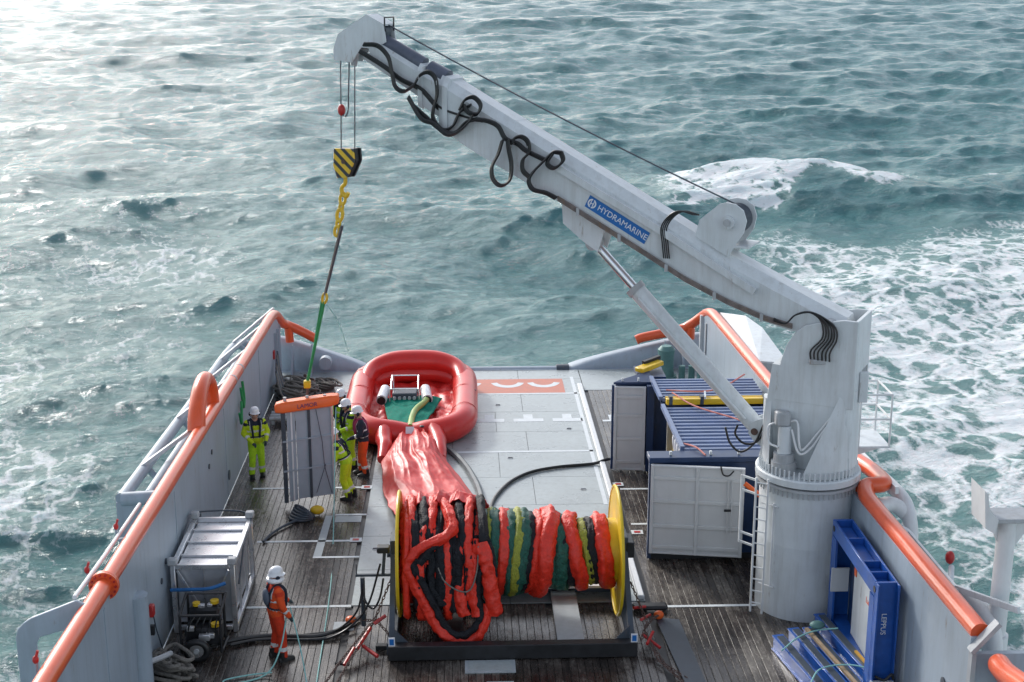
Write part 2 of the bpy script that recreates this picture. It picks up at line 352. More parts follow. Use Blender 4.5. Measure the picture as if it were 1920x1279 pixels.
    me = bpy.data.meshes.new("sea"); me.vertices.add(len(V)); me.vertices.foreach_set("co", V.astype(np.float32).ravel())
    me.loops.add(F.size); me.loops.foreach_set("vertex_index", F.astype(np.int32).ravel())
    me.polygons.add(len(F)); me.polygons.foreach_set("loop_start", np.arange(0, F.size, 4, dtype=np.int32))
    me.polygons.foreach_set("use_smooth", np.ones(len(F), dtype=bool)); me.update()
    at = me.attributes.new("foam", 'FLOAT', 'POINT'); at.data.foreach_set("value", foam.astype(np.float32).ravel())
    # orientation
    if me.polygons[len(F) // 2].normal.z < 0: me.flip_normals()
    m = bpy.data.materials.new("sea_water"); m.use_nodes = True; nt = m.node_tree; N = nt.nodes; L = nt.links; bs = N["Principled BSDF"]
    g = N.new("ShaderNodeNewGeometry")
    def nz(scale, st, detail=6, rough=0.6, dist=0.0):
        mp = N.new("ShaderNodeMapping"); mp.vector_type = 'TEXTURE'; mp.inputs['Scale'].default_value = tuple(1 / q for q in st); mp.inputs['Rotation'].default_value = (0, 0, R(20))
        L.new(g.outputs['Position'], mp.inputs[0])
        n = N.new("ShaderNodeTexNoise"); n.inputs['Scale'].default_value = scale; n.inputs['Detail'].default_value = detail
        n.inputs['Roughness'].default_value = rough; n.inputs['Distortion'].default_value = dist; L.new(mp.outputs[0], n.inputs[0]); return n.outputs[0]
    def math_(op, a, b=None, c=None, clamp=False):
        n = N.new("ShaderNodeMath"); n.operation = op; n.use_clamp = clamp
        for i, x in enumerate((a, b, c)):
            if x is None: continue
            if isinstance(x, (int, float)): n.inputs[i].default_value = x
            else: L.new(x, n.inputs[i])
        return n.outputs[0]
    fa = N.new("ShaderNodeAttribute"); fa.attribute_name = "foam"
    # lace-like foam: thin bright lines between round dark cells, broken by fine noise
    vor = N.new("ShaderNodeTexVoronoi"); vor.feature = 'DISTANCE_TO_EDGE'; vor.inputs['Scale'].default_value = 0.95
    wv = N.new("ShaderNodeMapping"); L.new(g.outputs['Position'], wv.inputs[0]); wv.inputs['Scale'].default_value = (1, 0.62, 1)
    wn_ = N.new("ShaderNodeTexNoise"); wn_.inputs['Scale'].default_value = 0.9; wn_.inputs['Detail'].default_value = 6; L.new(g.outputs['Position'], wn_.inputs[0])
    va = N.new("ShaderNodeVectorMath"); va.operation = 'MULTIPLY_ADD'; va.inputs[1].default_value = (2.4, 2.4, 0); L.new(wn_.outputs['Color'], va.inputs[0]); L.new(wv.outputs[0], va.inputs[2])
    L.new(va.outputs[0], vor.inputs[0])
    lace = math_('SUBTRACT', 1.0, math_('MULTIPLY', vor.outputs[0], 2.6), clamp=True)
    f1 = nz(0.55, (1, 0.8, 1), 9, 0.72, 0.6); f2 = nz(5.0, (1, 0.5, 1), 6, 0.75)
    fsum = math_('ADD', math_('MULTIPLY', lace, 0.42), math_('ADD', math_('MULTIPLY', f1, 0.62), math_('MULTIPLY', f2, 0.50)))
    th = math_('MULTIPLY_ADD', fa.outputs['Fac'], -0.62, 1.33)
    fm = math_('MULTIPLY', math_('SUBTRACT', fsum, th), 5.0, clamp=True)
    gate = math_('MULTIPLY', fa.outputs['Fac'], 3.0, clamp=True)
    fm = math_('MULTIPLY', fm, gate, clamp=True)
    # sparse wind streaks everywhere
    st = nz(0.35, (1, 3.2, 1), 8, 0.78, 0.8); st2 = nz(1.6, (0.8, 3.0, 1), 8, 0.8)
    stf = math_('MULTIPLY', math_('SUBTRACT', math_('ADD', math_('MULTIPLY', st, 0.6), math_('MULTIPLY', st2, 0.5)), 0.595), 5.0, clamp=True)
    stf = math_('MULTIPLY', stf, 0.36)
    fm = math_('MAXIMUM', fm, stf)
    deep = N.new("ShaderNodeMix"); deep.data_type = 'RGBA'; L.new(math_('MULTIPLY', fa.outputs['Fac'], 0.9, clamp=True), deep.inputs[0])
    deep.inputs[6].default_value = (0.020, 0.135, 0.150, 1); deep.inputs[7].default_value = (0.13, 0.26, 0.25, 1)
    milky = math_('MULTIPLY', math_('SUBTRACT', nz(1.1, (0.5, 1.6, 1), 9, 0.75, 0.8), 0.42), 2.4, clamp=True)
    dm = N.new("ShaderNodeMix"); dm.data_type = 'RGBA'; L.new(math_('MULTIPLY', milky, 0.55), dm.inputs[0]); L.new(deep.outputs[2], dm.inputs[6]); dm.inputs[7].default_value = (0.10, 0.30, 0.31, 1)
    mx = N.new("ShaderNodeMix"); mx.data_type = 'RGBA'; L.new(fm, mx.inputs[0]); L.new(dm.outputs[2], mx.inputs[6]); mx.inputs[7].default_value = (0.78, 0.82, 0.84, 1)
    L.new(mx.outputs[2], bs.inputs['Base Color'])
    rr = math_('MULTIPLY_ADD', fm, 0.5, 0.14, clamp=True); L.new(rr, bs.inputs['Roughness'])
    bs.inputs['IOR'].default_value = 1.333; bs.inputs['Subsurface Weight'].default_value = 0.35; bs.inputs['Subsurface Scale'].default_value = 0.8; bs.inputs['Subsurface Radius'].default_value = (0.35, 1.0, 1.0)
    b1 = N.new("ShaderNodeBump"); b1.inputs['Strength'].default_value = 1.0; b1.inputs['Distance'].default_value = 0.26
    hh = math_('ADD', math_('ADD', math_('MULTIPLY', nz(1.3, (0.45, 1.2, 1), 5, 0.7, 0.2), 0.9), math_('MULTIPLY', nz(5.5, (0.5, 1.1, 1), 6, 0.75, 0.2), 0.5)), math_('MULTIPLY', fm, 0.15))
    L.new(hh, b1.inputs['Height']); L.new(b1.outputs[0], bs.inputs['Normal'])
    me.materials.append(m)
    o = bpy.data.objects.new("sea", me); COL.objects.link(o); o["kind"] = "structure"
build_sea()

# ------------------------------------------------------------ hull and decks
WL, WR = -5.66, 7.45               # inner faces of the two bulwarks
YS = 42.0                          # stern edge of the deck
def struct(o): o["kind"] = "structure"; return o
h = M().box((-6.1, 10, -6), (7.9, YS, -0.16)); struct(h.build("hull", GREY))
base = M().box((WL, 10, -0.16), (WR, YS, -0.035)); deck = struct(base.build("deck", BLACK))
PW = 0.142
def plank_run(x0, x1, y0, y1, seg):
    me_cache = {}
    n = int((x1 - x0) / PW)
    for i in range(n):
        yy = y0 - ((i * 1.37) % seg if i % 2 else (i * 2.11) % seg)
        while yy < y1:
            a = max(yy, y0); b = min(yy + seg, y1); yy += seg
            if b - a < 0.3: continue
            ln = round(b - a, 2)
            if ln not in me_cache:
                mm = M(); c = 0.005; w = PW - 0.006
                mm.loft([[(0, 0, -0.04), (w, 0, -0.04), (w, 0, -c), (w - c, 0, 0), (c, 0, 0), (0, 0, -c)],
                         [(0, ln - 0.012, -0.04), (w, ln - 0.012, -0.04), (w, ln - 0.012, -c), (w - c, ln - 0.012, 0), (c, ln - 0.012, 0), (0, ln - 0.012, -c)]])
                me = bpy.data.meshes.new("plank"); me.from_pydata(mm.v, [], mm.f); me.materials.append(PLANK); me_cache[ln] = me
            o = child("plank", deck, me_cache[ln]); o.location = Vector((x0 + i * PW, a, random.uniform(-0.004, 0.0))) - deck.location
SL, SR = -2.28, 3.62               # edges of the bare steel strip
plank_run(WL + 0.02, SL, 20.6, YS - 2.2, 9.7)
plank_run(SL + 0.05, SR + 0.05, 20.6, 25.4, 5.2)
plank_run(SR + 0.12, WR - 0.02, 20.6, YS - 2.2, 9.7)
# plank strip behind, under the stern corners: steel
sb = M().box((SL, 25.42, -0.034), (SR, YS, -0.022)); steel = struct(sb.build("steel_deck", BLACK))
ys = [25.42, 27.1, 28.9, 30.65, 32.5, 34.38, 36.0, 37.75, 39.5, 41.0, YS]
for i in range(len(ys) - 1):
    xs = [SL, -0.3, 1.7, SR] if i % 2 else [SL, -1.3, 0.9, SR]
    for j in range(3):
        M().box((xs[j] + 0.006, ys[i] + 0.007, -0.02), (xs[j + 1] - 0.006, ys[i + 1] - 0.007, 0.006)).build("deck_plate", STEELP, steel)
for a, b in ((WL, SL - 0.02), (SR + 0.02, WR)):
    M().box((a, YS - 2.19, -0.034), (b, YS, 0.004)).build("deck_plate", STEELP, steel)
# painted marks: flat sheets on the deck
def mark(x0, y0, x1, y1, m=MARK, z=0.0085, nm="painted_line"):
    return struct(M().box((x0, y0, z), (x1, y1, z + 0.002)).build(nm, m, smooth=False))
pz = 0.002
for y, xa, xb in ((31.95, WL + .5, SL), (28.68, -4.6, SL), (25.41, -4.35, SL), (30.2, -3.0, SL)):
    mark(xa, y - 0.045, xb, y + 0.045, z=pz)
for y in (30.2, 27.8): pass
mark(-3.28, 27.76, SL, 27.84, z=pz)
struct(M().prism([(-3.28, 27.84, pz), (-3.10, 27.84, pz), (-3.06, 30.15, pz), (-3.22, 30.15, pz)], (0, 0, 0.002)).build("painted_line", MARKG, smooth=False))
mark(-2.98, 29.75, -2.38, 30.12, MARKG, z=pz, nm="painted_patch")
mark(-2.55, 24.35, -2.15, 24.72, MARKG, z=pz, nm="painted_patch")
for y, xa, xb in ((25.16, 3.85, 5.8), (31.6, 3.8, 4.6), (29.4, 3.8, 4.4)): mark(xa, y - 0.045, xb, y + 0.045, z=pz)
mark(SL + .1, 34.32, 3.42, 34.44)
mark(0.2, 39.42, 3.5, 39.55)
mark(3.30, 30.6, 3.40, 41.2); 
mark(0.25, 39.56, 3.05, 41.0, REDMARK, z=0.0085, nm="painted_panel")
def arc_mark(cx, cy, ro, ri, a0, a1, sy=1.0, z=0.0115):
    n = 18; A = [R(a0 + (a1 - a0) * i / n) for i in range(n + 1)]
    o = [(cx + ro * math.cos(a), cy + ro * math.sin(a) * sy) for a in A]; i_ = [(cx + ri * math.cos(a), cy + ri * math.sin(a) * sy) for a in A]
    mm = M()
    for k in range(n): mm.prism([(*o[k], z), (*o[k + 1], z), (*i_[k + 1], z), (*i_[k], z)], (0, 0, 0.001))
    struct(mm.build("painted_letter", MARK, smooth=False))
for cx in (0.05, 1.35, 2.45): arc_mark(cx, 40.75, 0.52, 0.33, 195, 345, 1.25)
for cx in (0.72, 1.82, 2.92):
    mark(cx - 0.42, 36.85, cx + 0.42, 37.12); mark(cx - 0.13, 37.12, cx + 0.13, 37.5, z=0.0085)
mark(3.9, 36.8, 4.6, 36.95, z=pz); mark(4.1, 36.95, 4.4, 37.4, z=pz)
# raised guard rails at the edges of the steel strip
gr = M().box((3.46, 25.45, 0.008), (3.60, 40.2, 0.11)); tag(gr.build("deck_guide_rail", WHITE, bevel=0.02), "long white steel guide rail along the starboard edge of the bare steel deck", "rail")
hatch = thing("deck_hatch", "small grey square hatch frame in the planks in front of the reel", "hatch", (0.44, 22.8, 0.0))
M().box((-0.02, 22.58, 0.001), (0.90, 23.04, 0.02)).build("hatch_frame", MARKG, hatch)
M().box((0.05, 22.64, 0.021), (0.83, 22.98, 0.03)).build("lid", STEELP, hatch)
M().box((0.36, 21.9, 0.001), (0.85, 22.25, 0.02)).build("plate", MARKG, hatch)
for x, y, l in ((-2.38, 31.93, "red and white deck socket plate beside the group of yellow suited men"), (-2.42, 28.7, "red and white deck socket plate left of the reel's far end"),
             (3.78, 31.9, "red deck socket plate beside the far end of the white guide rail"), (3.88, 28.9, "red deck socket plate beside the yellow reel flange")):
    t = thing("deck_socket", l, "deck socket", (x, y, 0.004), "red deck socket plates")
    M().box((x - .13, y - .11, 0.004), (x + .13, y + .11, 0.016)).build("plate", MARK, t)
    M().box((x - .07, y - .05, 0.017), (x + .07, y + .05, 0.024)).build("slot", REDP, t)

for k, (x, y) in enumerate(((-2.0, 33.9), (-1.95, 28.2), (1.2, 33.9), (2.9, 36.2), (2.9, 31.6), (1.2, 28.2), (2.9, 27.6), (1.0, 38.4))):
    t = thing("deck_tie_down", ["small steel tie down ring on the light deck %s" % w for w in ("left of the red chute's top", "left of the red chute's foot", "right of the raft", "near the white T shaped marks", "where the black hose curves", "just behind the boom reel", "beside the guide rail behind the reel", "in front of the red painted panel")][k], "tie down", (x, y, .008), "tie down rings on the steel deck")
    M().cyl((x, y, .007), (x, y, .014), .075, n=18).build("cup", CRANED, t); M().beam((x - .06, y, .022), (x + .06, y, .022), .02, .016).build("bar", DARK, t)
# stern roller and curved stern bulwarks
sr = thing("stern_roller", "long dark grey roller lying across the stern edge of the deck", "roller", (0.5, YS + .1, -0.2))
M().cyl((-2.6, YS + .17, -0.12), (3.1, YS + .17, -0.12), 0.2, n=28).build("drum", GREY, sr)
M().cyl((2.95, YS + .17, -0.12), (3.35, YS + .17, -0.12), 0.25, n=28).build("end_cap", DARK, sr)
M().cyl((-3.0, YS + .17, -0.12), (-2.6, YS + .17, -0.12), 0.25, n=28).build("end_cap", DARK, sr)
M().box((-2.6, YS - .02, -0.02), (3.1, YS + .03, 0.02)).build("lip", GREY, sr)
def stern_wall(sign, xin, xout, lab):
    t = thing("stern_bulwark", lab, "bulwark", ((xin + xout) / 2, YS, 0), "curved stern bulwarks")
    secs = []
    n = 16
    for i in range(n + 1):
        f = i / n; x = xin + (xout - xin) * f
        hgt = 0.05 + 1.0 * (f ** 0.85) if f < .95 else 1.02
        yb = YS - 0.02 + 0.25 * f; 
        c = [(x, yb - 0.25 * min(1, f * 2), 0.0)]
        for k in range(7):
            a = R(90 * k / 6); c.append((x, yb + 0.28 * (1 - math.cos(a)) + .05, hgt * math.sin(a)))
        c.append((x, yb + 0.6, hgt * .98)); c.append((x, yb + 0.6, -0.6)); c.append((x, yb, -0.6))
        secs.append(c)
    M().loft(secs).build("curved_plate", GREY, t, ang=50)
    return t
sl_ = stern_wall(-1, -2.95, WL - 0.2, "grey curved bulwark closing the port corner of the stern behind the ropes")
sr_ = stern_wall(1, 3.35, WR + 0.3, "grey curved bulwark sloping from the starboard corner down to the stern roller")
for sx, t in ((-5.35, sl_), (-4.75, sl_), (6.9, sr_), (6.35, sr_)):
    M().prism([(sx, YS - .5, 0.01), (sx, YS + .1, 0.01), (sx, YS + .1, 0.9), (sx, YS - .05, 0.9)], (0.05, 0, 0)).build("gusset", GREY, t)
M().cyl((-4.3, YS + .05, .35), (-4.3, YS - .25, .35), .2, n=20).build("roller_fairlead", GREY, sl_)

# ------------------------------------------------------------ bulwarks with orange top pipe
def railz(Y): return 2.86 - 0.031 * (Y - 18)
def bulwark_left():
    t = thing("port_bulwark", "tall grey steel bulwark on the left with a fat orange pipe along its top", "bulwark", (-5.8, 30, 0))
    x0, x1 = WL - 0.10, WL
    # wall plates, one per bay, with a slightly proud seam
    ys = [14.0, 17.2, 20.1, 22.9, 25.6, 28.5, 31.4, 34.3, 37.2, 41.6]
    for a, b in zip(ys[:-1], ys[1:]):
        M().prism([(x0, a, 0), (x0, b - .006, 0), (x0, b - .006, railz(b) - .06), (x0, a, railz(a) - .06)], (x1 - x0, 0, 0)).build("wall_panel", GREY, t, smooth=False)
    for y in (20.1, 25.6, 31.4, 37.2): M().box((x1, y - .03, 0.02), (x1 + .012, y + .03, railz(y) - .2)).build("seam_strip", GREY, t)
    # orange pipe
    pts = [(WL - .09, y, railz(y)) for y in np.linspace(13, 40.6, 16)] + [(-5.70, 41.15, 2.08), (-5.66, 41.55, 1.88), (-5.60, 41.95, 1.62), (-5.45, 42.2, 1.48), (-5.1, 42.25, 1.30), (-4.6, 42.3, 1.0)]
    M().tube(smooth_path(pts, 4), 0.145, 20).build("top_pipe", ORANGE, t, ang=60)
    M().cyl((-5.45, 42.2, 1.5), (-5.42, 42.2, 0.95), 0.13, n=16).build("pipe_stub", ORANGE, t)
    # flange with bolts near the camera
    y = 20.55; d = Vector((0, 1, -0.031)).normalized(); c = Vector((WL - .09, y, railz(y)))
    fl = M(); fl.cyl(c - d * .05, c - d * .005, 0.235, n=28); fl.cyl(c + d * .005, c + d * .05, 0.235, n=28); fo = fl.build("flange", ORANGE, t)
    for k in range(14):
        a = 2 * math.pi * k / 14; q = c + Vector((math.cos(a) * .195, 0, math.sin(a) * .195))
        M().cyl(q - d * .075, q + d * .075, 0.02, n=6).build("bolt", REDP, fo)
    for y in (33.2, 34.3): M().tube([Vector((WL - .09, y, railz(y))) - d * .04, Vector((WL - .09, y, railz(y))) + d * .04], 0.150, 20).build("joint_band", CRANED, t)
    # horn: an upright orange loop standing on the pipe
    hp = smooth_path([(-5.83, 28.95, 2.50), (-5.84, 29.15, 2.85), (-5.85, 29.65, 3.18), (-5.85, 30.2, 3.30), (-5.84, 30.6, 3.18), (-5.81, 30.8, 2.9), (-5.80, 30.85, 2.5)], 6)
    M().tube(hp, lambda f: .20 - .05 * f, 18).build("orange_horn", ORANGE, t, ang=60)
    # pockets and slots in the plate
    for y, z, w, hh in ((24.0, 1.25, .05, .26), (24.45, 1.45, .05, .26), (27.6, .75, .05, .2), (27.9, .95, .05, .2), (29.2, 1.6, .05, .2), (29.6, 1.8, .05, .2), (19.5, .55, .06, .25), (20.1, .95, .06, .25), (31.6, .5, .1, .3)):
        M().cyl((x1 + .001, y, z), (x1 + .022, y, z), w * 1.2, n=14).build("scupper_cap", DARK, t)
    # half-round fender post inside
    M().tube([(WL + .02, 22.05, 0), (WL + .02, 22.05, 1.9)], 0.19, 18).build("round_stiffener", GREY, t)
    # vertical end post at stern with hardware
    M().box((WL - .06, 41.6, 0), (WL + .02, 41.72, 1.95)).build("end_post", GREY, t)
    for y in (40.4, 40.9): M().box((WL, y, .1), (WL + .10, y + .05, 1.7)).build("stiffener", GREY, t)
    M().box((WL, 40.0, 1.0), (WL + .05, 40.15, 1.25)).build("fire_box", REDP, t)
    # outboard frames
    xo = -6.88
    M().tube(smooth_path([(-6.15, 42.3, .55), (-6.55, 41.6, 1.0), (xo, 40.2, 1.32), (xo, 34, 1.6), (xo, 28, 1.9), (xo, 26.35, 1.98)], 5), 0.13, 16).build("outer_pipe", GREY, t, ang=60)
    M().tube([(xo, 26.35, 1.97), (-5.85, 26.35, 2.02)], 0.14, 16).build("cross_pipe", GREY, t)
    M().tube([(-6.38, 38, 1.5), (-6.38, 26.5, 2.0)], 0.10, 14).build("inner_pipe", GREY, t)
    for y in (28.2, 32.0, 35.2, 38.2, 40.4):
        zz = 1.98 - .047 * (y - 26.35) 
        M().beam((xo, y, zz + .1), (-5.82, y + 1.3, railz(y) - .02), 0.05, 0.09).build("brace", CRANE, t)
        M().tube([(xo, y + .3, zz), (-5.9, y + .3, 0.6)], 0.07, 10).build("strut", GREY, t)
    M().prism([(xo - .12, 26.33, 1.9), (xo - .12, 26.33, -.2), (-5.77, 26.33, -.2), (-5.77, 26.33, 1.9), (-6.1, 26.33, 1.9), (-6.1, 26.33, 1.1), (-6.5, 26.33, 1.1), (-6.5, 26.33, 1.9)], (0, .05, 0)).build("web_plate", GREY, t, smooth=False)
    # near web plate with a window, just outside the pipe
    P = [(-6.86, 19.5, -.6), (-6.86, 19.5, 2.42), (-6.82, 19.5, 2.56), (-6.72, 19.5, 2.66), (-6.6, 19.5, 2.74), (-5.9, 19.5, 3.02), (-5.78, 19.5, 2.95), (-5.78, 19.5, 2.5), (-6.05, 19.5, 2.55), (-6.5, 19.5, 2.42), (-6.56, 19.5, 2.3), (-6.56, 19.5, -.6)]
    M().prism(P, (0, .07, 0)).build("web_plate", GREY, t, bevel=.012, smooth=False)
    M().tube([(-5.95, 19.6, 3.03), (-6.0, 21.6, 2.83), (-6.1, 24.6, 2.55)], .035, 8).build("edge_bar", WHITE, t)
    return t
pb = bulwark_left()
for y, lab in ((20.95, "red shackle light on a bracket outside the orange pipe just beyond its flange"), (17.75, "red shackle light on a bracket outside the orange pipe at the bottom left corner"), (22.9, "small red marker on a bracket outside the orange pipe, farthest of the three")):
    x = -6.12 if y > 18 else -6.0; t = thing("red_marker", lab, "marker", (x, y, railz(y) - .2), "red markers outside the port pipe")
    M().tube([(x + .25, y, railz(y) - .1), (x, y, railz(y) - .15), (x, y, railz(y) + .05)], .03, 8).build("bracket", GREY, t)
    M().ball((x, y, railz(y) + .10), .045, sc=(1, 1, 1.4)).build("lamp_body", REDP, t); M().tube([(x, y, railz(y) + .12), (x + .04, y, railz(y) + .24)], .02, 8).build("pin", REDP, t)

def bulwark_right():
    t = thing("starboard_bulwark", "tall grey steel bulwark on the right with a fat orange pipe along its top", "bulwark", (7.6, 30, 0))
    x0, x1 = WR, WR + 0.10
    ys = [18.35, 21.3, 23.8, 26.6, 29.4, 32.2, 35.0, 37.8, 41.6]
    for a, b in zip(ys[:-1], ys[1:]):
        M().prism([(x0, a, 0), (x0, b - .006, 0), (x0, b - .006, railz(b) - .1), (x0, a, railz(a) - .1)], (x1 - x0, 0, 0)).build("wall_panel", GREY, t, smooth=False)
    px = WR + .16
    pts = [(px, y, railz(y) - .06) for y in np.linspace(18.4, 23.7, 5)] + [(px, 24.3, 2.63), (px + .12, 24.75, 2.66), (px + .42, 24.82, 2.66), (px + .55, 25.1, 2.63), (px + .55, 26.0, 2.55), (px + .3, 27.1, 2.5), (px, 27.7, 2.5)]
    M().tube(smooth_path(pts, 5), 0.155, 20).build("top_pipe", ORANGE, t, ang=60)
    M().tube([(px, 24.75, 2.62), (px, 27.5, 2.5)], 0.11, 16).build("inner_pipe", ORANGE, t, ang=60)
    pts = [(px, y, railz(y) - .05) for y in np.linspace(27.4, 39.6, 9)] + [(px - .02, 40.6, 2.12), (px - .06, 41.3, 1.98), (px - .16, 41.75, 1.75), (px - .42, 42.1, 1.42), (px - .8, 42.25, 1.2), (5.75, 42.35, 0.95), (5.5, 42.35, .86)]
    M().tube(smooth_path(pts, 5), 0.15, 20).build("top_pipe", ORANGE, t, ang=60)
    M().cyl((px - .42, 42.1, 1.45), (px - .42, 42.1, 0.95), 0.13, n=16).build("pipe_stub", ORANGE, t)
    M().box((WR - .10, 41.3, 0), (WR + .05, 41.45, 1.9)).build("end_post", CRANE, t)
    M().box((WR - .04, 40.7, .3), (WR - .004, 40.8, 1.8)).build("stiffener", CRANED, t)
    # forward end: thick edge plate seen edge-on
    M().prism([(WR - .02, 18.2, -.2), (WR + .05, 18.2, -.2), (WR + .05, 18.2, 2.55), (WR - .02, 18.2, 2.55)], (0, .14, 0)).build("end_bar", CRANED, t)
    M().beam((WR - .02, 18.28, 2.56), (WR + .36, 18.28, 3.02), .16, .07).build("end_bar", CRANED, t)
    M().box((WR + .06, 18.3, -.2), (WR + .85, 18.4, 2.5)).build("wing_plate", GREY, t)
    for y, z in ((18.95, .95), (18.75, .45), (19.25, 1.5), (19.1, 1.3)):
        M().cyl((WR - .02, y, z), (WR - .001, y, z), .10, n=16).build("scupper_cap", DARK, t)
    # outboard: white pipes and plates
    M().tube(smooth_path([(8.25, 27.3, 2.35), (8.5, 25.8, 2.3), (8.62, 25.0, 2.15), (8.62, 24.6, 1.6), (8.4, 24.4, 1.4)], 6), 0.14, 14).build("outer_pipe", WHITE, t, ang=60)
    M().tube(smooth_path([(7.75, 24.7, 2.2), (8.3, 24.95, 2.2), (8.62, 24.9, 2.0)], 6), 0.15, 14).build("outer_pipe", WHITE, t, ang=60)
    M().tube(smooth_path([(7.8, 23.9, 2.0), (8.25, 24.1, 2.0), (8.45, 23.9, 1.8), (8.4, 23.4, 1.5)], 6), 0.10, 14).build("outer_pipe", WHITE, t, ang=60)
    M().beam((8.15, 31.5, 2.35), (8.28, 24.6, 2.62), .07, .14).build("edge_plate", WHITE, t)
    M().beam((8.4, 24.2, 1.95), (8.0, 20.4, 2.5), .05, .10).build("edge_plate", CRANE, t)
    M().tube(smooth_path([(7.75, 20.9, 2.35), (8.2, 20.4, 2.4), (8.42, 19.9, 2.1), (8.45, 19.7, 1.2)], 6), 0.12, 14).build("outer_pipe", WHITE, t, ang=60)
    M().beam((8.0, 20.5, 2.52), (8.5, 19.2, 2.75), .05, .10).build("edge_plate", CRANE, t)
    # aft wing plate outboard of the pipe
    M().prism([(7.75, 40.3, 2.2), (8.25, 39.0, 2.42), (8.45, 37.6, 2.42), (8.5, 34.6, 2.25), (7.75, 34.6, 2.3)], (0, 0, .05)).build("wing_plate", CRANE, t, smooth=False)
    M().prism([(8.5, 34.6, 2.25), (8.5, 34.6, 1.7), (7.75, 34.6, 1.7), (7.75, 34.6, 2.3)], (0, .05, 0)).build("wing_plate", CRANED, t, smooth=False)
    for p in [(8.45, 37.6), (8.5, 34.8)]: M().tube([(p[0], p[1], 2.4), (7.7, p[1], .8)], .05, 8).build("strut", GREY, t)
    for y in (22.2, 31, 36): M().tube([(8.2, y, 1.7), (7.6, y, .8)], .06, 8).build("strut", GREY, t)
    return t
bulwark_right()
t = thing("red_marker", "red marker lamp on a slanting grey arm outside the starboard orange pipe", "marker", (8.4, 21.6, 2.1))
M().tube([(8.0, 20.7, 2.05), (8.35, 21.7, 2.35)], .05, 8).build("arm", CRANE, t); M().ball((8.33, 21.75, 2.5), .08, sc=(1, 1, 1.5)).build("lamp_body", REDP, t)
# white post with a cradle on top at the right edge
t = thing("white_post", "white round mast at the right edge with a rusty edged cradle plate on top", "mast", (8.52, 20, -.2))
M().cyl((8.52, 20, -.2), (8.52, 20, 1.95), .19, n=24).build("lower_tube", WHITE, t); M().cyl((8.52, 20, 1.95), (8.52, 20, 4.0), .145, n=24).build("upper_tube", WHITE, t)
M().box((8.2, 19.75, 3.95), (9.1, 20.25, 4.02)).build("cradle_plate", CRANED, t, bevel=.01)
M().prism([(8.22, 19.98, 3.94), (8.95, 19.98, 3.94), (8.66, 19.98, 3.45), (8.42, 19.98, 3.45)], (0, .05, 0)).build("bracket", WHITE, t, smooth=False)
M().prism([(8.26, 19.7, 4.03), (8.1, 19.7, 4.22), (8.06, 19.7, 4.46), (8.0, 19.7, 4.52), (8.06, 19.7, 3.9), (8.22, 19.7, 3.8)], (0, .6, 0)).build("cradle_horn", WHITE, t, smooth=False)
t2 = M().tube(smooth_path([(7.62, 16.6, 2.85), (7.66, 17.5, 2.62), (7.75, 17.95, 2.5), (8.1, 18.05, 2.0)], 6), .16, 18).build("orange_pipe_end", ORANGE)
tag(t2, "orange pipe bend at the bottom right corner below the white mast", "pipe")

# ------------------------------------------------------------ crane
A0 = Vector((6.73, 25.3, 0)); U = Vector((-0.87370, 0.48647, 0)); NN = Vector((-0.48647, -0.87370, 0))
def BP(s, z, off=0.0): return A0 + U * s + NN * off + Vector((0, 0, z))
crane = thing("deck_crane", "big pale grey knuckle crane with telescopic boom reaching left over the deck", "crane", (6.73, 25.3, 0))
CX, CY = 6.70, 25.25
def ring(r, z, n=48, c=(CX, CY)): return [(c[0] + r * math.cos(2 * math.pi * k / n), c[1] + r * math.sin(2 * math.pi * k / n), z) for k in range(n)]
ped = M().loft([ring(.90, 0), ring(.90, .55), ring(.905, 1.5), ring(.905, 1.52), ring(.90, 1.54), ring(.92, 2.66)]).build("pedestal", CRANE, crane, ang=60)
M().loft([ring(.93, 2.66), ring(1.0, 2.68), ring(1.0, 2.735), ring(.93, 2.74)]).build("slew_ring", CRANED, crane, ang=30)
M().loft([ring(.94, 2.74), ring(.95, 2.77)]).build("slew_gap", BLACK, crane)
M().loft([ring(.99, 2.77), ring(1.01, 2.78), ring(1.01, 2.90), ring(.98, 2.92)]).build("turntable_rim", CRANE, crane, ang=30)
bm_ = M()
for k in range(60):
    a = 2 * math.pi * k / 60; bm_.cyl((CX + .965 * math.cos(a), CY + .965 * math.sin(a), 2.56), (CX + .965 * math.cos(a), CY + .965 * math.sin(a), 2.67), .016, n=6)
bm_.build("flange_bolts", CRANED, crane, kind="stuff")
bm_ = M()
for k in range(60):
    a = 2 * math.pi * k / 60; p = Vector((CX + .93 * math.cos(a), CY + .93 * math.sin(a), 0)); bm_.cyl(p + Vector((0, 0, 2.92)), p + Vector((0, 0, 3.08)), .018, n=6)
bm_.build("turntable_bolts", CRANE, crane, kind="stuff")
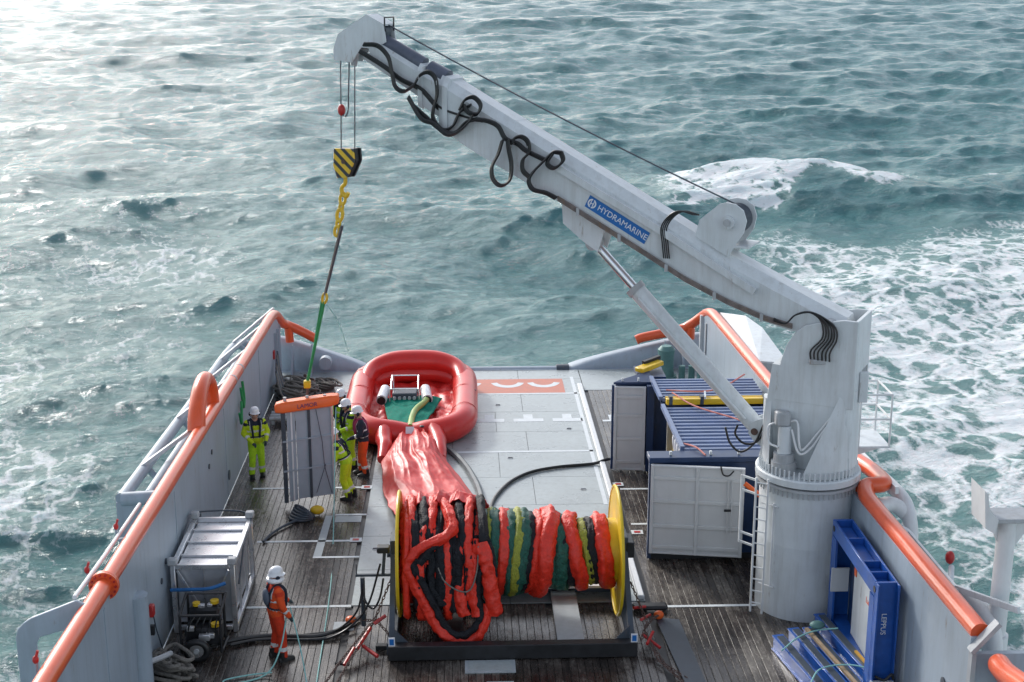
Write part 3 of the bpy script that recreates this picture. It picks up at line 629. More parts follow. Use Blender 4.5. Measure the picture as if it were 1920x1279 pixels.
# slewing column: round at the base, cut flat on both boom sides higher up
def colring(z, r, dn, df, sx=0.0):
    out = []
    for k in range(72):
        a = 2 * math.pi * k / 72; d = Vector((math.cos(a), math.sin(a), 0)); p = d * r
        pn = p.dot(NN)
        if pn > dn: p += NN * (dn - pn)
        if pn < -df: p += NN * (-df - pn)
        pu = p.dot(U)
        if pu > r - sx: p += U * (r - sx - pu)
        out.append(Vector((CX, CY, z)) + p)
    return out
M().loft([colring(2.93, .93, .30, .93), colring(3.3, .925, .34, .93, .03), colring(4.0, .91, .44, .8, .10), colring(4.3, .90, .45, .6, .14), colring(5.0, .90, .45, .5, .22)]).build("slewing_column", CRANE, crane, ang=30)
def cheek(off, th):
    P = [(.62, 4.3), (.60, 4.6), (.52, 5.1), (.42, 5.42), (.28, 5.66), (.1, 5.82), (-.1, 5.88), (-.62, 6.0), (-.9, 6.0), (-.9, 4.3)]
    return M().prism([BP(s, z, off) for s, z in P], NN * th).build("cheek_plate", CRANE, crane, smooth=False, bevel=.01)
cheek(.455, .06); cheek(-.56, .06)
M().prism([BP(-.90, 4.95, .45), BP(-.90, 6.0, .45), BP(-.90, 6.0, -.5), BP(-.90, 4.95, -.5)], U * .06).build("back_plate", CRANE, crane, smooth=False)
M().cyl(BP(-.35, 5.85, .56), BP(-.35, 5.85, -.6), .13, n=20).build("pivot_pin", CRANED, crane)
M().box((7.45, 24.72, 4.35), (7.62, 24.80, 4.95)).build("access_cover", CRANE, crane, bevel=.01)
# cone segments either side of the motor recess
def wedge(s0b, s0t, s1, zt, nm):
    secs = []
    for i in range(9):
        f = i / 8; z = 2.93 + (zt - 2.93) * f; a = s0b + (s0t - s0b) * f; pts = []
        for k in range(13):
            q = a + (s1 - a) * k / 12; c = math.sqrt(max(.925 ** 2 - q * q, .001)); pts.append(BP(q, z, c + (.50 - c) * f ** 1.6 if c > .5 else c))
        secs.append(pts + [BP(s1, z, .2), BP(a, z, .2)])
    M().loft(secs).build(nm, CRANE, crane, ang=35)
wedge(-.10, -.66, -.90, 4.6, "column_cone"); wedge(.60, .66, .88, 4.3, "column_cone")
# slewing motor
mo = M().cyl(BP(.32, 2.93, .66), BP(.32, 3.16, .66), .24, n=24).build("motor_base", CRANED, crane)
M().cyl(BP(.32, 3.16, .66), BP(.32, 3.32, .66), .20, n=24).build("gearbox", CRANED, mo)
M().cyl(BP(.32, 3.32, .66), BP(.34, 3.85, .64), .14, .12, n=20).build("motor", CRANE, mo)
M().box(tuple(BP(.40, 3.85, .62) - Vector((.14, .12, 0))), tuple(BP(.40, 3.85, .62) + Vector((.14, .12, .28)))).build("valve_block", CRANED, mo, bevel=.03)
for q in ([(.32, 3.9, .60), (.12, 3.95, .60), (.02, 3.6, .75), (-.05, 3.45, .72), (-.3, 3.8, .55), (-.5, 4.1, .50)], [(.45, 3.9, .60), (.65, 3.8, .66), (.62, 3.5, .7), (.42, 3.45, .78)], [(.2, 3.8, .66), (.0, 3.4, .8), (-.2, 3.5, .7), (-.42, 3.9, .52)]):
    M().tube(smooth_path([BP(*p) for p in q], 6), .022, 8).build("grey_hose", WHITE, crane)
# weld seams and standoffs on pedestal
for z in (2.3, .62): M().tube([(CX - .95, CY - .38, z), (CX - .70, CY - .62, z)], .018, 8).build("standoff", WHITE, crane)
M().tube([(CX - .76, CY - .56, .6), (CX - .76, CY - .56, 2.35)], .02, 8).build("conduit", WHITE, crane)
M().box((CX + .38, CY - .98, .95), (CX + .44, CY - .86, 1.4)).build("junction_box", WHITE, crane)
# boom
def T(s): return 6.08 + (s + .4) * .421 if s < 1.5 else 6.88 + .503 * (s - 1.5)
def bsec(s, zb, zt, w, ch=.17):
    return [BP(s, zb, w), BP(s, zt - ch, w), BP(s, zt, w - ch * 1.05), BP(s, zt, -(w - ch * 1.05)), BP(s, zt - ch, -w), BP(s, zb, -w)]
zbs = [(-.62, 5.68), (-.3, 5.62), (.4, 5.66), (.9, 5.78), (1.65, 6.02), (2.53, 6.38), (3.39, 6.82), (4.23, 7.24), (5.25, 7.75), (7.26, 8.68), (8.0, 9.10)]
M().loft([bsec(s, zb, T(s), .40) for s, zb in zbs]).build("main_boom", CRANE, crane, ang=12)
for s in (7.78,): M().loft([bsec(s, T(s) - 1.05, T(s) + .04, .44), bsec(s + .12, T(s + .12) - 1.05, T(s + .12) + .04, .44)]).build("boom_collar", CRANE, crane, ang=12)
M().loft([bsec(s, T(s) - .86, T(s) - .10, .33, .12) for s in (7.95, 8.45)]).build("telescopic_section", CRANE, crane, ang=12)
M().loft([bsec(s, T(s) - .90, T(s) - .04, .36, .12) for s in (8.42, 8.52)]).build("boom_collar", CRANE, crane, ang=12)
M().loft([bsec(s, T(s) - .56, T(s) - .14, .26, .1) for s in (8.5, 9.75)]).build("telescopic_section", CRANE, crane, ang=12)
for a, b, w in ((8.0, 8.42, .2), (8.55, 9.5, .16)):
    M().tube([BP(a, T(a) - .10, .02), BP(b, T(b) - .13, .02)], w, 18).build("slide_tube", SLIDE, crane)
M().prism([BP(8.5, T(8.5) - .62, .24), BP(9.9, T(9.9) - .62, .2), BP(9.9, T(9.9) - .68, .2), BP(8.5, T(8.5) - .72, .24)], NN * .06).build("slide_rail", CRANED, crane, smooth=False)
HP = [(9.82, 11.34), (9.41, 11.15), (9.36, 10.78), (9.64, 10.64), (9.97, 10.66), (10.22, 10.34), (10.66, 10.38), (10.68, 10.6), (10.55, 10.92)]
M().prism([BP(s, z, .22) for s, z in HP], NN * -.04).build("head_plate", CRANE, crane, smooth=False)
M().prism([BP(s, z, -.18) for s, z in HP], NN * -.04).build("head_plate", CRANE, crane, smooth=False)
M().prism([BP(9.82, 11.34, .18), BP(9.41, 11.15, .18), BP(9.41, 11.11, .18), BP(9.82, 11.30, .18)], NN * -.36).build("head_cover", CRANE, crane, smooth=False)
M().prism([BP(9.82, 11.34, .18), BP(10.55, 10.92, .18), BP(10.53, 10.88, .18), BP(9.82, 11.29, .18)], NN * -.36).build("head_cover", CRANE, crane, smooth=False)
M().cyl(BP(10.43, 10.62, .1), BP(10.43, 10.62, -.1), .21, n=28).build("sheave", DARK, crane)
M().cyl(BP(9.58, 10.98, .1), BP(9.58, 10.98, -.1), .17, n=28).build("sheave", DARK, crane)
M().tube([BP(9.40, 11.0, .18), BP(9.40, 11.28, .18), BP(9.40, 11.28, -.18), BP(9.40, 11.0, -.18)], .018, 6).build("rope_guard", BLACK, crane)
M().cyl(BP(10.12, 10.7, .12), BP(10.28, 10.28, .05), .07, n=12).build("rope_anchor", CRANED, crane)
# side rail along the boom, logo plate, pipe bundle
M().beam(BP(1.10, 6.36, .46), BP(3.05, 7.38, .46), .12, .13).build("side_rail", CRANE, crane)
M().beam(BP(3.05, 7.38, .46), BP(5.25, 8.46, .46), .12, .13).build("side_rail", CRANE, crane)
for k in range(3):
    o_ = .415 + .03; dz = .035 * k
    M().tube([BP(s, z + .03 + dz, o_ + .012) for s, z in ((.35, 5.70), (.9, 5.80), (1.65, 6.04), (2.53, 6.40), (3.39, 6.84), (4.23, 7.26), (5.25, 7.77))], .02, 8).build("hydraulic_pipe", PIPER, crane)
for s in (.95, 1.9, 2.9, 3.9, 4.8):
    zz = float(np.interp(s, [a for a, b in zbs], [b for a, b in zbs])); M().box(tuple(BP(s, zz, .48) - Vector((.03, .02, 0))), tuple(BP(s, zz, .48) + Vector((.03, .02, .15)))).build("pipe_clamp", CRANED, crane)
d1 = (BP(4.6, 7.92, 0) - BP(3.34, 7.28, 0)).normalized()
lc = BP(3.98, 7.50, .402); up_ = NN.cross(-d1).normalized(); up_ = up_ if up_.z > 0 else -up_
x_ = -d1
lp = M().prism([lc + x_ * a + up_ * b + NN * .004 for a, b in ((-.72, -.13), (.72, -.13), (.72, .13), (-.72, .13))], NN * .006).build("logo_plate", LOGOB, crane, smooth=False)
text_mesh("lettering", "HYDRAMARINE", .17, PRINTW, crane, lc + NN * .013 + x_ * .13, x_, up_, .002)
lr = M()
for a0, a1 in ((100, 260), (-80, 80)):
    n = 8; c_ = lc + NN * .012 - x_ * .605
    for k in range(n):
        q = [R(a0 + (a1 - a0) * j / n) for j in (k, k + 1)]
        pp = [c_ + x_ * (r_ * math.cos(a)) + up_ * (r_ * math.sin(a)) for r_, a in ((.095, q[0]), (.095, q[1]), (.065, q[1]), (.065, q[0]))]
        lr.prism(pp, NN * .003)
for sx in (-.03, .03): lr.prism([c_ + x_ * (sx + a) + up_ * b for a, b in ((-.009, -.05), (.009, -.05), (.009, .05), (-.009, .05))], NN * .003)
lr.prism([c_ + x_ * a + up_ * b for a, b in ((-.022, -.009), (.022, -.009), (.022, .009), (-.022, .009))], NN * .003)
lr.build("emblem", PRINTW, crane, smooth=False)
for s_ in (1.5, 3.0, 6.3):
    zz = float(np.interp(s_, [q[0] for q in zbs], [q[1] for q in zbs])); M().loft([bsec(s_, zz - .004, T(s_) + .004, .404), bsec(s_ + .025, zz + .008, T(s_ + .025) + .004, .404)]).build("weld_seam", CRANE, crane, ang=12)
for s_, z_ in ((7.97, 10.02), (7.0, 9.36), (6.2, 8.92), (5.12, 8.70), (5.9, 8.8), (8.4, 10.12)):
    M().box(tuple(BP(s_, z_, .44) - Vector((.05, .03, .05))), tuple(BP(s_, z_, .60) + Vector((.05, .03, .05)))).build("hose_clamp", CRANED, crane, bevel=.01)
# cylinder
ca, cb, cc = BP(1.05, 3.50), BP(3.68, 6.01), BP(4.63, 6.91)
cyl_ = M(); cyl_.cyl(ca, cb, .175, n=28); cyl_.build("cylinder_barrel", CRANE, crane, ang=40)
dcy = (cb - ca).normalized(); M().cyl(cb - dcy * .02, cb + dcy * .10, .20, n=28).build("gland", CRANED, crane)
M().cyl(cb, cc, .085, n=24).build("piston_rod", CHROME, crane)
M().tube([ca + NN * .19 + dcy * .3, cb + NN * .19 - dcy * .15], .03, 8).build("feed_pipe", CRANE, crane)
M().cyl(cc - NN * .16, cc + NN * .16, .14, n=20).build("rod_eye", CRANED, crane)
for o_ in (.22, -.26): M().prism([BP(s, z, o_) for s, z in ((5.25, 7.78), (5.22, 7.30), (4.75, 6.95), (4.45, 6.78), (4.30, 7.28))], NN * .04).build("rod_bracket", CRANE, crane, smooth=False)
for o_ in (.20, -.24): M().prism([BP(s, z, o_) for s, z in ((.60, 3.05), (.60, 3.95), (1.12, 3.68), (1.18, 3.45), (1.05, 3.30))], NN * .04).build("base_lug", CRANE, crane, smooth=False)
M().cyl(BP(1.05, 3.50, .26), BP(1.05, 3.50, -.26), .07, n=16).build("base_pin", RUSTY, crane)
# winch
wc = (1.72, 7.62)
for o_ in (.30, -.34):
    P = [(2.35, 7.33), (2.33, 7.62), (2.05, 7.86)] + [(wc[0] + .36 * math.cos(R(a)), wc[1] + .36 * math.sin(R(a))) for a in (75, 45, 15, -15, -40)][::1]
    P = [(2.38, 7.30), (2.30, 7.62), (2.02, 7.86), (1.92, 7.95), (1.78, 7.99), (1.60, 7.97), (1.44, 7.86), (1.37, 7.66), (1.42, 7.42), (1.55, 7.22), (1.70, 6.95), (1.9, 7.05), (2.1, 7.16)]
    M().prism([BP(s, z, o_) for s, z in P], NN * .04).build("winch_cheek", CRANE, crane, smooth=False)
M().cyl(BP(*wc, .29), BP(*wc, -.29), .25, n=32).build("winch_drum", RUSTY, crane)
for k in range(9): 
    mm = M(); mm.tube([BP(wc[0] + .262 * math.cos(2 * math.pi * j / 28), wc[1] + .262 * math.sin(2 * math.pi * j / 28), .24 - k * .06) for j in range(28)], .026, 6, closed=True); mm.build("rope_turn", DARK, crane)
M().cyl(BP(*wc, .34), BP(*wc, .42), .13, n=20).build("winch_hub", CRANE, crane)
M().cyl(BP(*wc, .42), BP(*wc, .46), .07, n=16).build("hub_cap", CRANED, crane)
M().beam(BP(1.45, 7.16, -.35), BP(1.45, 7.16, .35), .3, .04).build("winch_base", CRANE, crane)
# wire ropes
def wire(a, b, r=.013, sag=.0, n=10, nm="wire_rope", m=DARK, par=crane):
    a = Vector(a); b = Vector(b); P = [a.lerp(b, i / n) + Vector((0, 0, -sag * 4 * (i / n) * (1 - i / n))) for i in range(n + 1)]
    return M().tube(P, r, 6).build(nm, m, par)
wire(BP(1.60, 7.88), BP(9.5, 11.16), .016, .08)
wire(BP(9.6, 11.14), BP(10.35, 10.8), .014)
wire(BP(10.64, 10.6), BP(10.70, 8.45), .014); wire(BP(10.28, 10.4), BP(10.35, 8.45), .014)
M().tube(smooth_path([BP(10.35, 10.5, .1), BP(10.40, 9.7, .1), BP(10.43, 9.35, .08), BP(10.52, 9.18, .05), BP(10.62, 9.20, .02)], 5), .016, 6).build("limit_switch_cable", DARK, crane)
w_ = M(); w_.ball(BP(10.66, 9.30), .085, sc=(1, 1, 1.5)); w_.build("limit_switch_weight", REDP, crane)
# hoses on the boom
HH = [([(9.72, 10.75), (9.38, 10.73), (9.13, 10.52), (9.05, 10.24), (8.97, 9.92), (8.76, 9.82), (8.51, 9.97), (8.38, 10.15), (8.17, 10.23), (8.0, 10.1), (7.97, 9.78), (8.06, 9.49), (8.06, 9.28), (7.86, 9.07), (7.61, 9.16), (7.44, 9.45), (7.19, 9.6)], .5),
      ([(8.53, 9.55), (8.24, 9.34), (7.91, 9.11), (7.58, 9.02), (7.29, 9.25), (7.05, 9.33)], .55),
      ([(8.6, 9.72), (8.30, 9.30), (8.0, 9.2), (7.7, 9.0), (7.45, 9.05), (7.2, 9.25), (7.1, 9.4)], .6),
      ([(7.41, 9.52), (7.29, 9.71), (7.09, 9.77), (6.93, 9.62), (7.01, 9.44), (7.21, 9.46), (7.33, 9.6)], .55),
      ([(7.05, 9.33), (6.77, 9.31), (6.53, 9.21), (6.37, 8.98), (6.1, 8.89), (5.9, 8.76), (5.51, 8.61)], .55),
      ([(6.41, 8.95), (6.51, 8.66), (6.65, 8.4), (6.63, 8.16), (6.45, 8.03), (6.25, 8.15), (6.21, 8.47), (6.27, 8.78), (6.29, 8.95)], .6),
      ([(6.2, 8.89), (6.16, 8.99), (6.0, 9.04), (5.85, 8.94), (5.83, 8.73), (5.96, 8.58), (5.96, 8.37), (5.81, 8.24)], .58),
      ([(5.12, 8.77), (5.31, 8.76), (5.5, 8.58), (5.73, 8.35), (5.83, 8.17), (5.73, 8.0), (5.45, 7.95), (5.22, 7.86)], .58),
      ([(5.11, 8.78), (5.07, 8.61), (5.26, 8.46), (5.41, 8.55), (5.3, 8.73)], .6),
      ([(9.9, 10.6), (9.3, 10.3), (8.9, 10.05), (8.4, 9.85), (8.0, 9.5), (7.5, 9.35), (7.0, 9.25)], .38)]
for P, o_ in HH:
    for dd in (-.03, .015, .06):
        M().tube(smooth_path([BP(s + dd, z - dd * .6, o_ - dd) for s, z in P], 6), .024, 8).build("hydraulic_hose", RUBBER, crane)
for k in range(4):
    M().tube(smooth_path([BP(s + .035 * k, z, .50 + .01 * k) for s, z in ((2.83, 6.84), (2.87, 7.14), (2.90, 7.44), (2.75, 7.68), (2.54, 7.79), (2.25, 7.74))], 6), .015, 6).build("winch_hose", RUBBER, crane)
for k in range(6):
    f = k / 5; P = [(.68, 5.86 + .01 * k), (.45, 5.84), (.27, 6.02), (.02 - .08 * f, 6.10), (-.21 - .25 * f, 5.96 - .06 * f), (-.26 - .27 * f, 5.65), (-.06 - .36 * f, 5.38), (-.06 - .36 * f, 5.20)]
    M().tube(smooth_path([BP(s, z, .56 + .01 * (k % 3)) for s, z in P], 6), .018, 6).build("boom_foot_hose", RUBBER, crane)
M().box(tuple(BP(-.27, 5.12, .53) - Vector((.24, .02, 0))), tuple(BP(-.27, 5.12, .53) + Vector((.24, .05, .09)))).build("hose_manifold", CRANED, crane, bevel=.01)
for P in ([(.69, 4.04), (.85, 3.69), (1.01, 3.3), (1.28, 3.07), (1.51, 3.22), (1.62, 3.53)], [(.77, 3.98), (.86, 3.51), (1.01, 3.3), (1.24, 3.26), (1.41, 3.42), (1.37, 3.61)]):
    M().tube(smooth_path([BP(s, z, .32) for s, z in P], 6), .022, 8).build("cylinder_hose", RUBBER, crane)
# platform on the starboard side of the column
pf = M().box((7.62, 25.5, 3.16), (8.38, 26.5, 3.20)).build("platform_floor", CRANE, crane)
for p in [(8.36, 25.52), (8.36, 26.48), (7.75, 26.48), (7.75, 25.52)]: M().tube([(*p, 3.2), (*p, 4.25)], .02, 8).build("stanchion", WHITE, pf)
for z in (3.75, 4.25): M().tube([(7.7, 25.52, z), (8.36, 25.52, z), (8.36, 26.48, z), (7.7, 26.48, z)], .022, 8).build("handrail", WHITE, pf)
M().prism([(7.62, 25.6, 3.15), (8.3, 25.6, 3.15), (7.62, 25.6, 2.95)], (0, .04, 0)).build("platform_bracket", CRANE, pf, smooth=False)
# ladder
lad = thing("crane_ladder", "white steel rung ladder standing against the left side of the crane pedestal", "ladder", (5.68, 24.95, 0))
for x, y in ((5.60, 24.80), (5.80, 24.68)): M().beam((x, y, 0.05), (x, y, 2.85), .035, .05).build("stile", WHITE, lad)
for k in range(11): M().tube([(5.60, 24.80, .25 + .25 * k), (5.80, 24.68, .25 + .25 * k)], .015, 8).build("rung", WHITE, lad)
for k, z in enumerate((2.78, 2.5, 1.62, 1.42)): M().beam((5.38, 25.1, z), (5.62, 24.82, z), .03, .04).build("cage_bar", WHITE, lad)
for x, y in ((5.38, 25.1),): M().beam((x, y, 1.4), (x, y, 2.8), .03, .04).build("cage_upright", WHITE, lad)
ro = M().tube([(5.55, 25.6, 2.42), (5.75, 25.5, 2.28), (5.95, 25.45, 2.12)], .05, 10).build("orange_handle_bar", FLOATO); tag(ro, "short bright orange bar leaning behind the white crane ladder", "bar")

# ------------------------------------------------------------ hook block and sling
hb = thing("hook_block", "yellow and black striped hook block hanging from the boom tip", "hook block", tuple(BP(10.52, 7.8)))
BKP = [(10.80, 8.47), (10.32, 8.49), (10.30, 8.22), (10.50, 7.85), (10.74, 7.83), (10.83, 8.09)]
def stripe_mat():
    m = bpy.data.materials.new("hazard_stripes"); m.use_nodes = True; N = m.node_tree.nodes; L = m.node_tree.links
    g = N.new("ShaderNodeNewGeometry"); s = N.new("ShaderNodeSeparateXYZ"); L.new(g.outputs['Position'], s.inputs[0])
    a = N.new("ShaderNodeMath"); a.operation = 'MULTIPLY_ADD'; a.inputs[1].default_value = 1.0; L.new(s.outputs[0], a.inputs[0]); L.new(s.outputs[2], a.inputs[2])
    b = N.new("ShaderNodeMath"); b.operation = 'MULTIPLY'; b.inputs[1].default_value = 4.2; L.new(a.outputs[0], b.inputs[0])
    c = N.new("ShaderNodeMath"); c.operation = 'FRACT'; L.new(b.outputs[0], c.inputs[0])
    d = N.new("ShaderNodeMath"); d.operation = 'GREATER_THAN'; d.inputs[1].default_value = .55; L.new(c.outputs[0], d.inputs[0])
    mx = N.new("ShaderNodeMix"); mx.data_type = 'RGBA'; L.new(d.outputs[0], mx.inputs[0]); mx.inputs[6].default_value = (.72, .48, .03, 1); mx.inputs[7].default_value = (.03, .035, .045, 1)
    L.new(mx.outputs[2], N["Principled BSDF"].inputs['Base Color']); N["Principled BSDF"].inputs['Roughness'].default_value = .4
    return m
STR = stripe_mat()
M().prism([BP(s, z, .14) for s, z in BKP], NN * -.07).build("striped_cheek", STR, hb, smooth=False)
M().prism([BP(s, z, .05) for s, z in BKP], NN * -.14).build("block_core", BLACK, hb, smooth=False)
M().prism([BP(s - .04, z, -.1) for s, z in BKP], NN * -.05).build("side_plate", BLACK, hb, smooth=False)
M().cyl(BP(10.56, 8.2, .16), BP(10.56, 8.2, -.16), .05, n=14).build("axle", RUSTY, hb)
M().tube(smooth_path([BP(10.62, 7.85), BP(10.63, 7.7), BP(10.72, 7.6), BP(10.70, 7.45), BP(10.6, 7.42), BP(10.55, 7.5)], 5), .045, 10).build("hook", YEL, hb)
sling = thing("lifting_sling", "lifting sling of yellow chain, grey rope and green strap between hook and orange float", "sling", tuple(BP(11.9, 2.5)))
def link_(c, d, r, w, par, m):
    d = Vector(d).normalized(); x = d.cross(NN).normalized(); P = []
    for k in range(16):
        a = 2 * math.pi * k / 16; P.append(Vector(c) + d * math.cos(a) * r + x * math.sin(a) * r * .5)
    M().tube(P, w, 8, closed=True).build("chain_link", m, par)
sdir = (BP(11.8, 2.93) - BP(10.70, 7.3)).normalized()
p0 = BP(10.68, 7.45)
for k, (r_, w_) in enumerate(((.15, .035), (.10, .03), (.16, .04), (.10, .03), (.13, .035))):
    link_(p0 + sdir * (.10 + .19 * k), sdir, r_ * .9, w_, sling, YEL)
q1 = BP(10.84, 6.45); q2 = BP(11.27, 5.12); q3 = BP(11.30, 4.95); q4 = BP(11.86, 2.95)
M().tube([BP(10.74, 6.75), q1, q2], .035, 8).build("grey_rope", DARK, sling); M().tube([BP(10.76, 6.7) + NN * .05, q2 + NN * .03], .02, 8).build("grey_rope", ROPE, sling)
link_((q2 + q3) / 2, sdir, .12, .03, sling, YEL); M().tube([q3, q4], .035, 8).build("green_strap", GREENR, sling); M().tube([q3 + U * .07, q4 + U * -.01], .02, 8).build("green_strap", GREENR, sling)
M().box(tuple(q4 + Vector((-.08, -.08, -.12))), tuple(q4 + Vector((.08, .08, .06)))).build("yellow_shackle", YEL, sling, bevel=.02)
M().tube([q4 + Vector((0, 0, -.1)), (-3.64, 31.0, 2.62)], .03, 8).build("rusty_chain", RUSTY, sling)
M().tube(smooth_path([q3, q3 + Vector((.25, .3, -.5)), q3 + Vector((.45, .8, -1.4))], 6), .008, 5).build("loose_line", TEALR, sling)

# ------------------------------------------------------------ boom vane: orange float on a grey ribbed panel
bv = thing("boom_vane", "grey ribbed steel panel hanging under a long orange float marked LAMOR", "boom vane", (-3.65, 30.95, .15))
def vp(a, z, b=0.0): return Vector((-4.22 + a, 30.62 + a * .22 + b, z))
M().prism([vp(.33, .22), vp(1.13, .26), vp(1.13, 2.62), vp(.33, 2.50)], (0, .05, 0)).build("panel_sheet", PANELG, bv, smooth=False)
M().prism([vp(.0, .14), vp(.10, .14), vp(.10, 2.4), vp(.0, 2.4)], (-.03, .22, 0)).build("edge_channel", DARK, bv, smooth=False)
M().prism([vp(.13, .16), vp(.31, .20), vp(.31, 2.48), vp(.13, 2.42)], (0, .05, 0)).build("side_strip", PANELG, bv, smooth=False)
M().prism([vp(.215, .18, -.02), vp(.25, .18, -.02), vp(.25, 2.44, -.02), vp(.215, 2.44, -.02)], (0, .03, 0)).build("rivet_strip", WHITE, bv, smooth=False)
M().prism([vp(.60, .22, -.03), vp(.66, .22, -.03), vp(.66, 2.52, -.03), vp(.60, 2.52, -.03)], (0, .035, 0)).build("vertical_rib", DARK, bv, smooth=False)
for z in (.95, 1.68): M().prism([vp(.02, z - .04, -.035), vp(1.13, z + .05, -.035), vp(1.13, z + .085, -.035), vp(.02, z - .005, -.035)], (0, .04, 0)).build("rib", PANELG, bv, smooth=False)
M().prism([vp(1.13, .2, -.04), vp(1.17, .2, -.04), vp(1.17, 2.6, -.04), vp(1.13, 2.6, -.04)], (0, .16, 0)).build("edge_channel", ALU, bv, smooth=False)
fp = []
for i in range(9):
    a = -.12 + 1.44 * i / 8; e = 1.0 if 0 < i < 8 else .8; w = .17 * e; hh = .125 * e; c = vp(a, 2.50 + .075 * a, .05)
    fp.append([c + Vector((0, -w, -hh)), c + Vector((0, -w, hh * .7)), c + Vector((0, -w * .7, hh)), c + Vector((0, w * .7, hh)), c + Vector((0, w, hh * .7)), c + Vector((0, w, -hh))])
fl_ = M().loft(fp).build("float", FLOATO, bv, bevel=.025, ang=35)
xd = (vp(1, 2.575) - vp(0, 2.50)).normalized()
text_mesh("lettering", "LAMOR", .14, PRINTP, bv, vp(.62, 2.535, -.128), xd, (0, 0, 1), .002)
for a in (.1, .6, 1.0): M().tube([vp(a, 2.62, .05), vp(a, 2.72, .05)], .04, 8).build("lifting_eye", CRANED, bv)
for P in ([vp(.8, 2.4, -.05), vp(.92, 1.6, -.06), vp(.95, 1.0, -.05), vp(1.1, .3, -.05)], [vp(.98, 1.05, -.05), vp(.75, .35, -.05)]): M().tube(P, .008, 5).build("wire", DARK, bv)
tb = M(); tb.ball((-3.42, 30.2, .13), .12, sc=(1.4, 1, .9)); bu = tag(tb.build("small_buoy", YEL), "small yellow buoy on the deck under the hanging grey panel", "buoy")
rp = M()
for k in range(5): rp.tube(smooth_path([(-3.75 + .28 * math.cos(a + k) * (1 - .1 * k), 30.0 + .22 * math.sin(a + k * .7), .04 + .05 * k) for a in np.linspace(0, 5.8, 10)], 3), .035, 7)
tag(rp.build("rope_bundle", DARK), "small dark green and black rope bundle beside the yellow buoy", "rope")
tag(M().tube(smooth_path([(-3.5, 30.1, .06), (-4.0, 29.6, .05), (-4.3, 29.1, .04), (-4.45, 28.6, .04)], 5), .03, 7).build("dark_line", DARK), "dark line running from the yellow buoy across the planks", "line")
def tline(nm, P, r, m, lab, cat="rope"): return tag(M().tube(smooth_path(P, 5), r, 7).build(nm, m), lab, cat)
tline("tag_line", [(-2.97, 30.9, 2.4), (-2.95, 29.8, 1.1), (-2.92, 28.7, .02), (-2.75, 26, .02), (-2.65, 22, .02)], .012, TEALR, "thin pale teal line running straight along the planks from the hanging float")
tline("tag_line", [(-3.20, 23.33, 1.0), (-3.0, 22.9, .45), (-2.85, 22.4, .05), (-2.75, 21.8, .02)], .012, TEALR, "pale teal line from the orange suited man's hands to the deck")
tline("tag_line", [(-3.25, 23.35, .98), (-3.35, 22.9, .4), (-3.6, 22.6, .04), (-4.2, 22.3, .03), (-4.3, 22.45, .03), (-3.9, 22.62, .03), (-3.5, 22.7, .03)], .014, TEALR, "looped pale teal rope lying on the planks at the orange suited man's feet")

# ------------------------------------------------------------ red inflatable raft with chute
raft = thing("inflatable_raft", "big red inflatable ring raft lying on the stern deck with a chute towards the reel", "inflatable raft", (-1.45, 38, 0.01))
RP = [(-1.42, 35.15, .20), (-1.9, 35.1, .30), (-2.35, 35.15, .36), (-2.72, 35.5, .38), (-2.92, 36.0, .40), (-2.96, 36.8, .41), (-2.97, 38.3, .42), (-2.96, 39.5, .42), (-2.84, 40.0, .42), (-2.55, 40.35, .42), (-2.0, 40.5, .42), (-1.4, 40.53, .42), (-.8, 40.5, .42), (-.28, 40.35, .42), (-.04, 40.0, .42), (.04, 39.5, .42), (0.05, 38.3, .42), (0.04, 36.8, .41), (0.0, 36.0, .40), (-.18, 35.5, .38), (-.5, 35.15, .36), (-.95, 35.1, .30)]
def rr_(f): return .36
mm = M(); P = smooth_path(RP, 6, closed=True); n = len(P)
def poly_ring(P, r, n=24, name="ring_tube"):
    mm = M(); mm.tube(P, r, n, closed=True, jit=.03, jf=1.2); return mm.build(name, REDTUBE, raft, ang=70)
poly_ring(P, .36)
# raised back hoop
BK = smooth_path([(-2.90, 38.9, .50), (-2.70, 39.9, .66), (-2.15, 40.3, .78), (-1.4, 40.38, .80), (-.7, 40.3, .78), (-.17, 39.9, .66), (0.0, 38.9, .50)], 7)
M().tube(BK, lambda f: .20 + .14 * math.sin(math.pi * f), 22).build("back_tube", REDTUBE, raft, ang=70)
M().tube([p + Vector((0, -.10, -.36)) for i, p in enumerate(BK)], .24, 18).build("back_tube", REDTUBE, raft, ang=70)
# seams across the tubes
for y in (36.3, 38.0, 39.6):
    for x in (-2.95, .02): 
        mm = M(); mm.tube([(x + .363 * math.cos(a), y, .42 + .363 * math.sin(a)) for a in np.linspace(0, 2 * math.pi, 25)[:-1]], .008, 5, closed=True); mm.build("seam", REDTUBE, raft)
# floor sheet
def cloth(nm, fn, nu, nv, m, par, thick=.02):
    mm = M(); vs = [fn(i / nu, j / nv) for j in range(nv + 1) for i in range(nu + 1)]
    fs = [(j * (nu + 1) + i, j * (nu + 1) + i + 1, (j + 1) * (nu + 1) + i + 1, (j + 1) * (nu + 1) + i) for j in range(nv) for i in range(nu)]
    mm.add(vs, fs); o = mm.build(nm, m, par, ang=75)
    md = o.modifiers.new("solid", 'SOLIDIFY'); md.thickness = thick; md.offset = -1
    return o
def floorf(u, v):
    y = 35.3 + 5.0 * v; half = 1.28 if y > 36.2 else .6 + .68 * max(0, (y - 35.3) / .9) ** .7
    x = -1.46 + (2 * u - 1) * half
    z = .12 + .14 * (noise.fractal(Vector((x * 1.7, y * 1.2, 3)), .9, 2.2, 5) + .4) + .10 * abs(2 * u - 1) ** 3
    z += .10 * max(0, noise.noise(Vector((x * 3 + y, y * 1.0, 0))))
    return (x, y, max(z, .02))
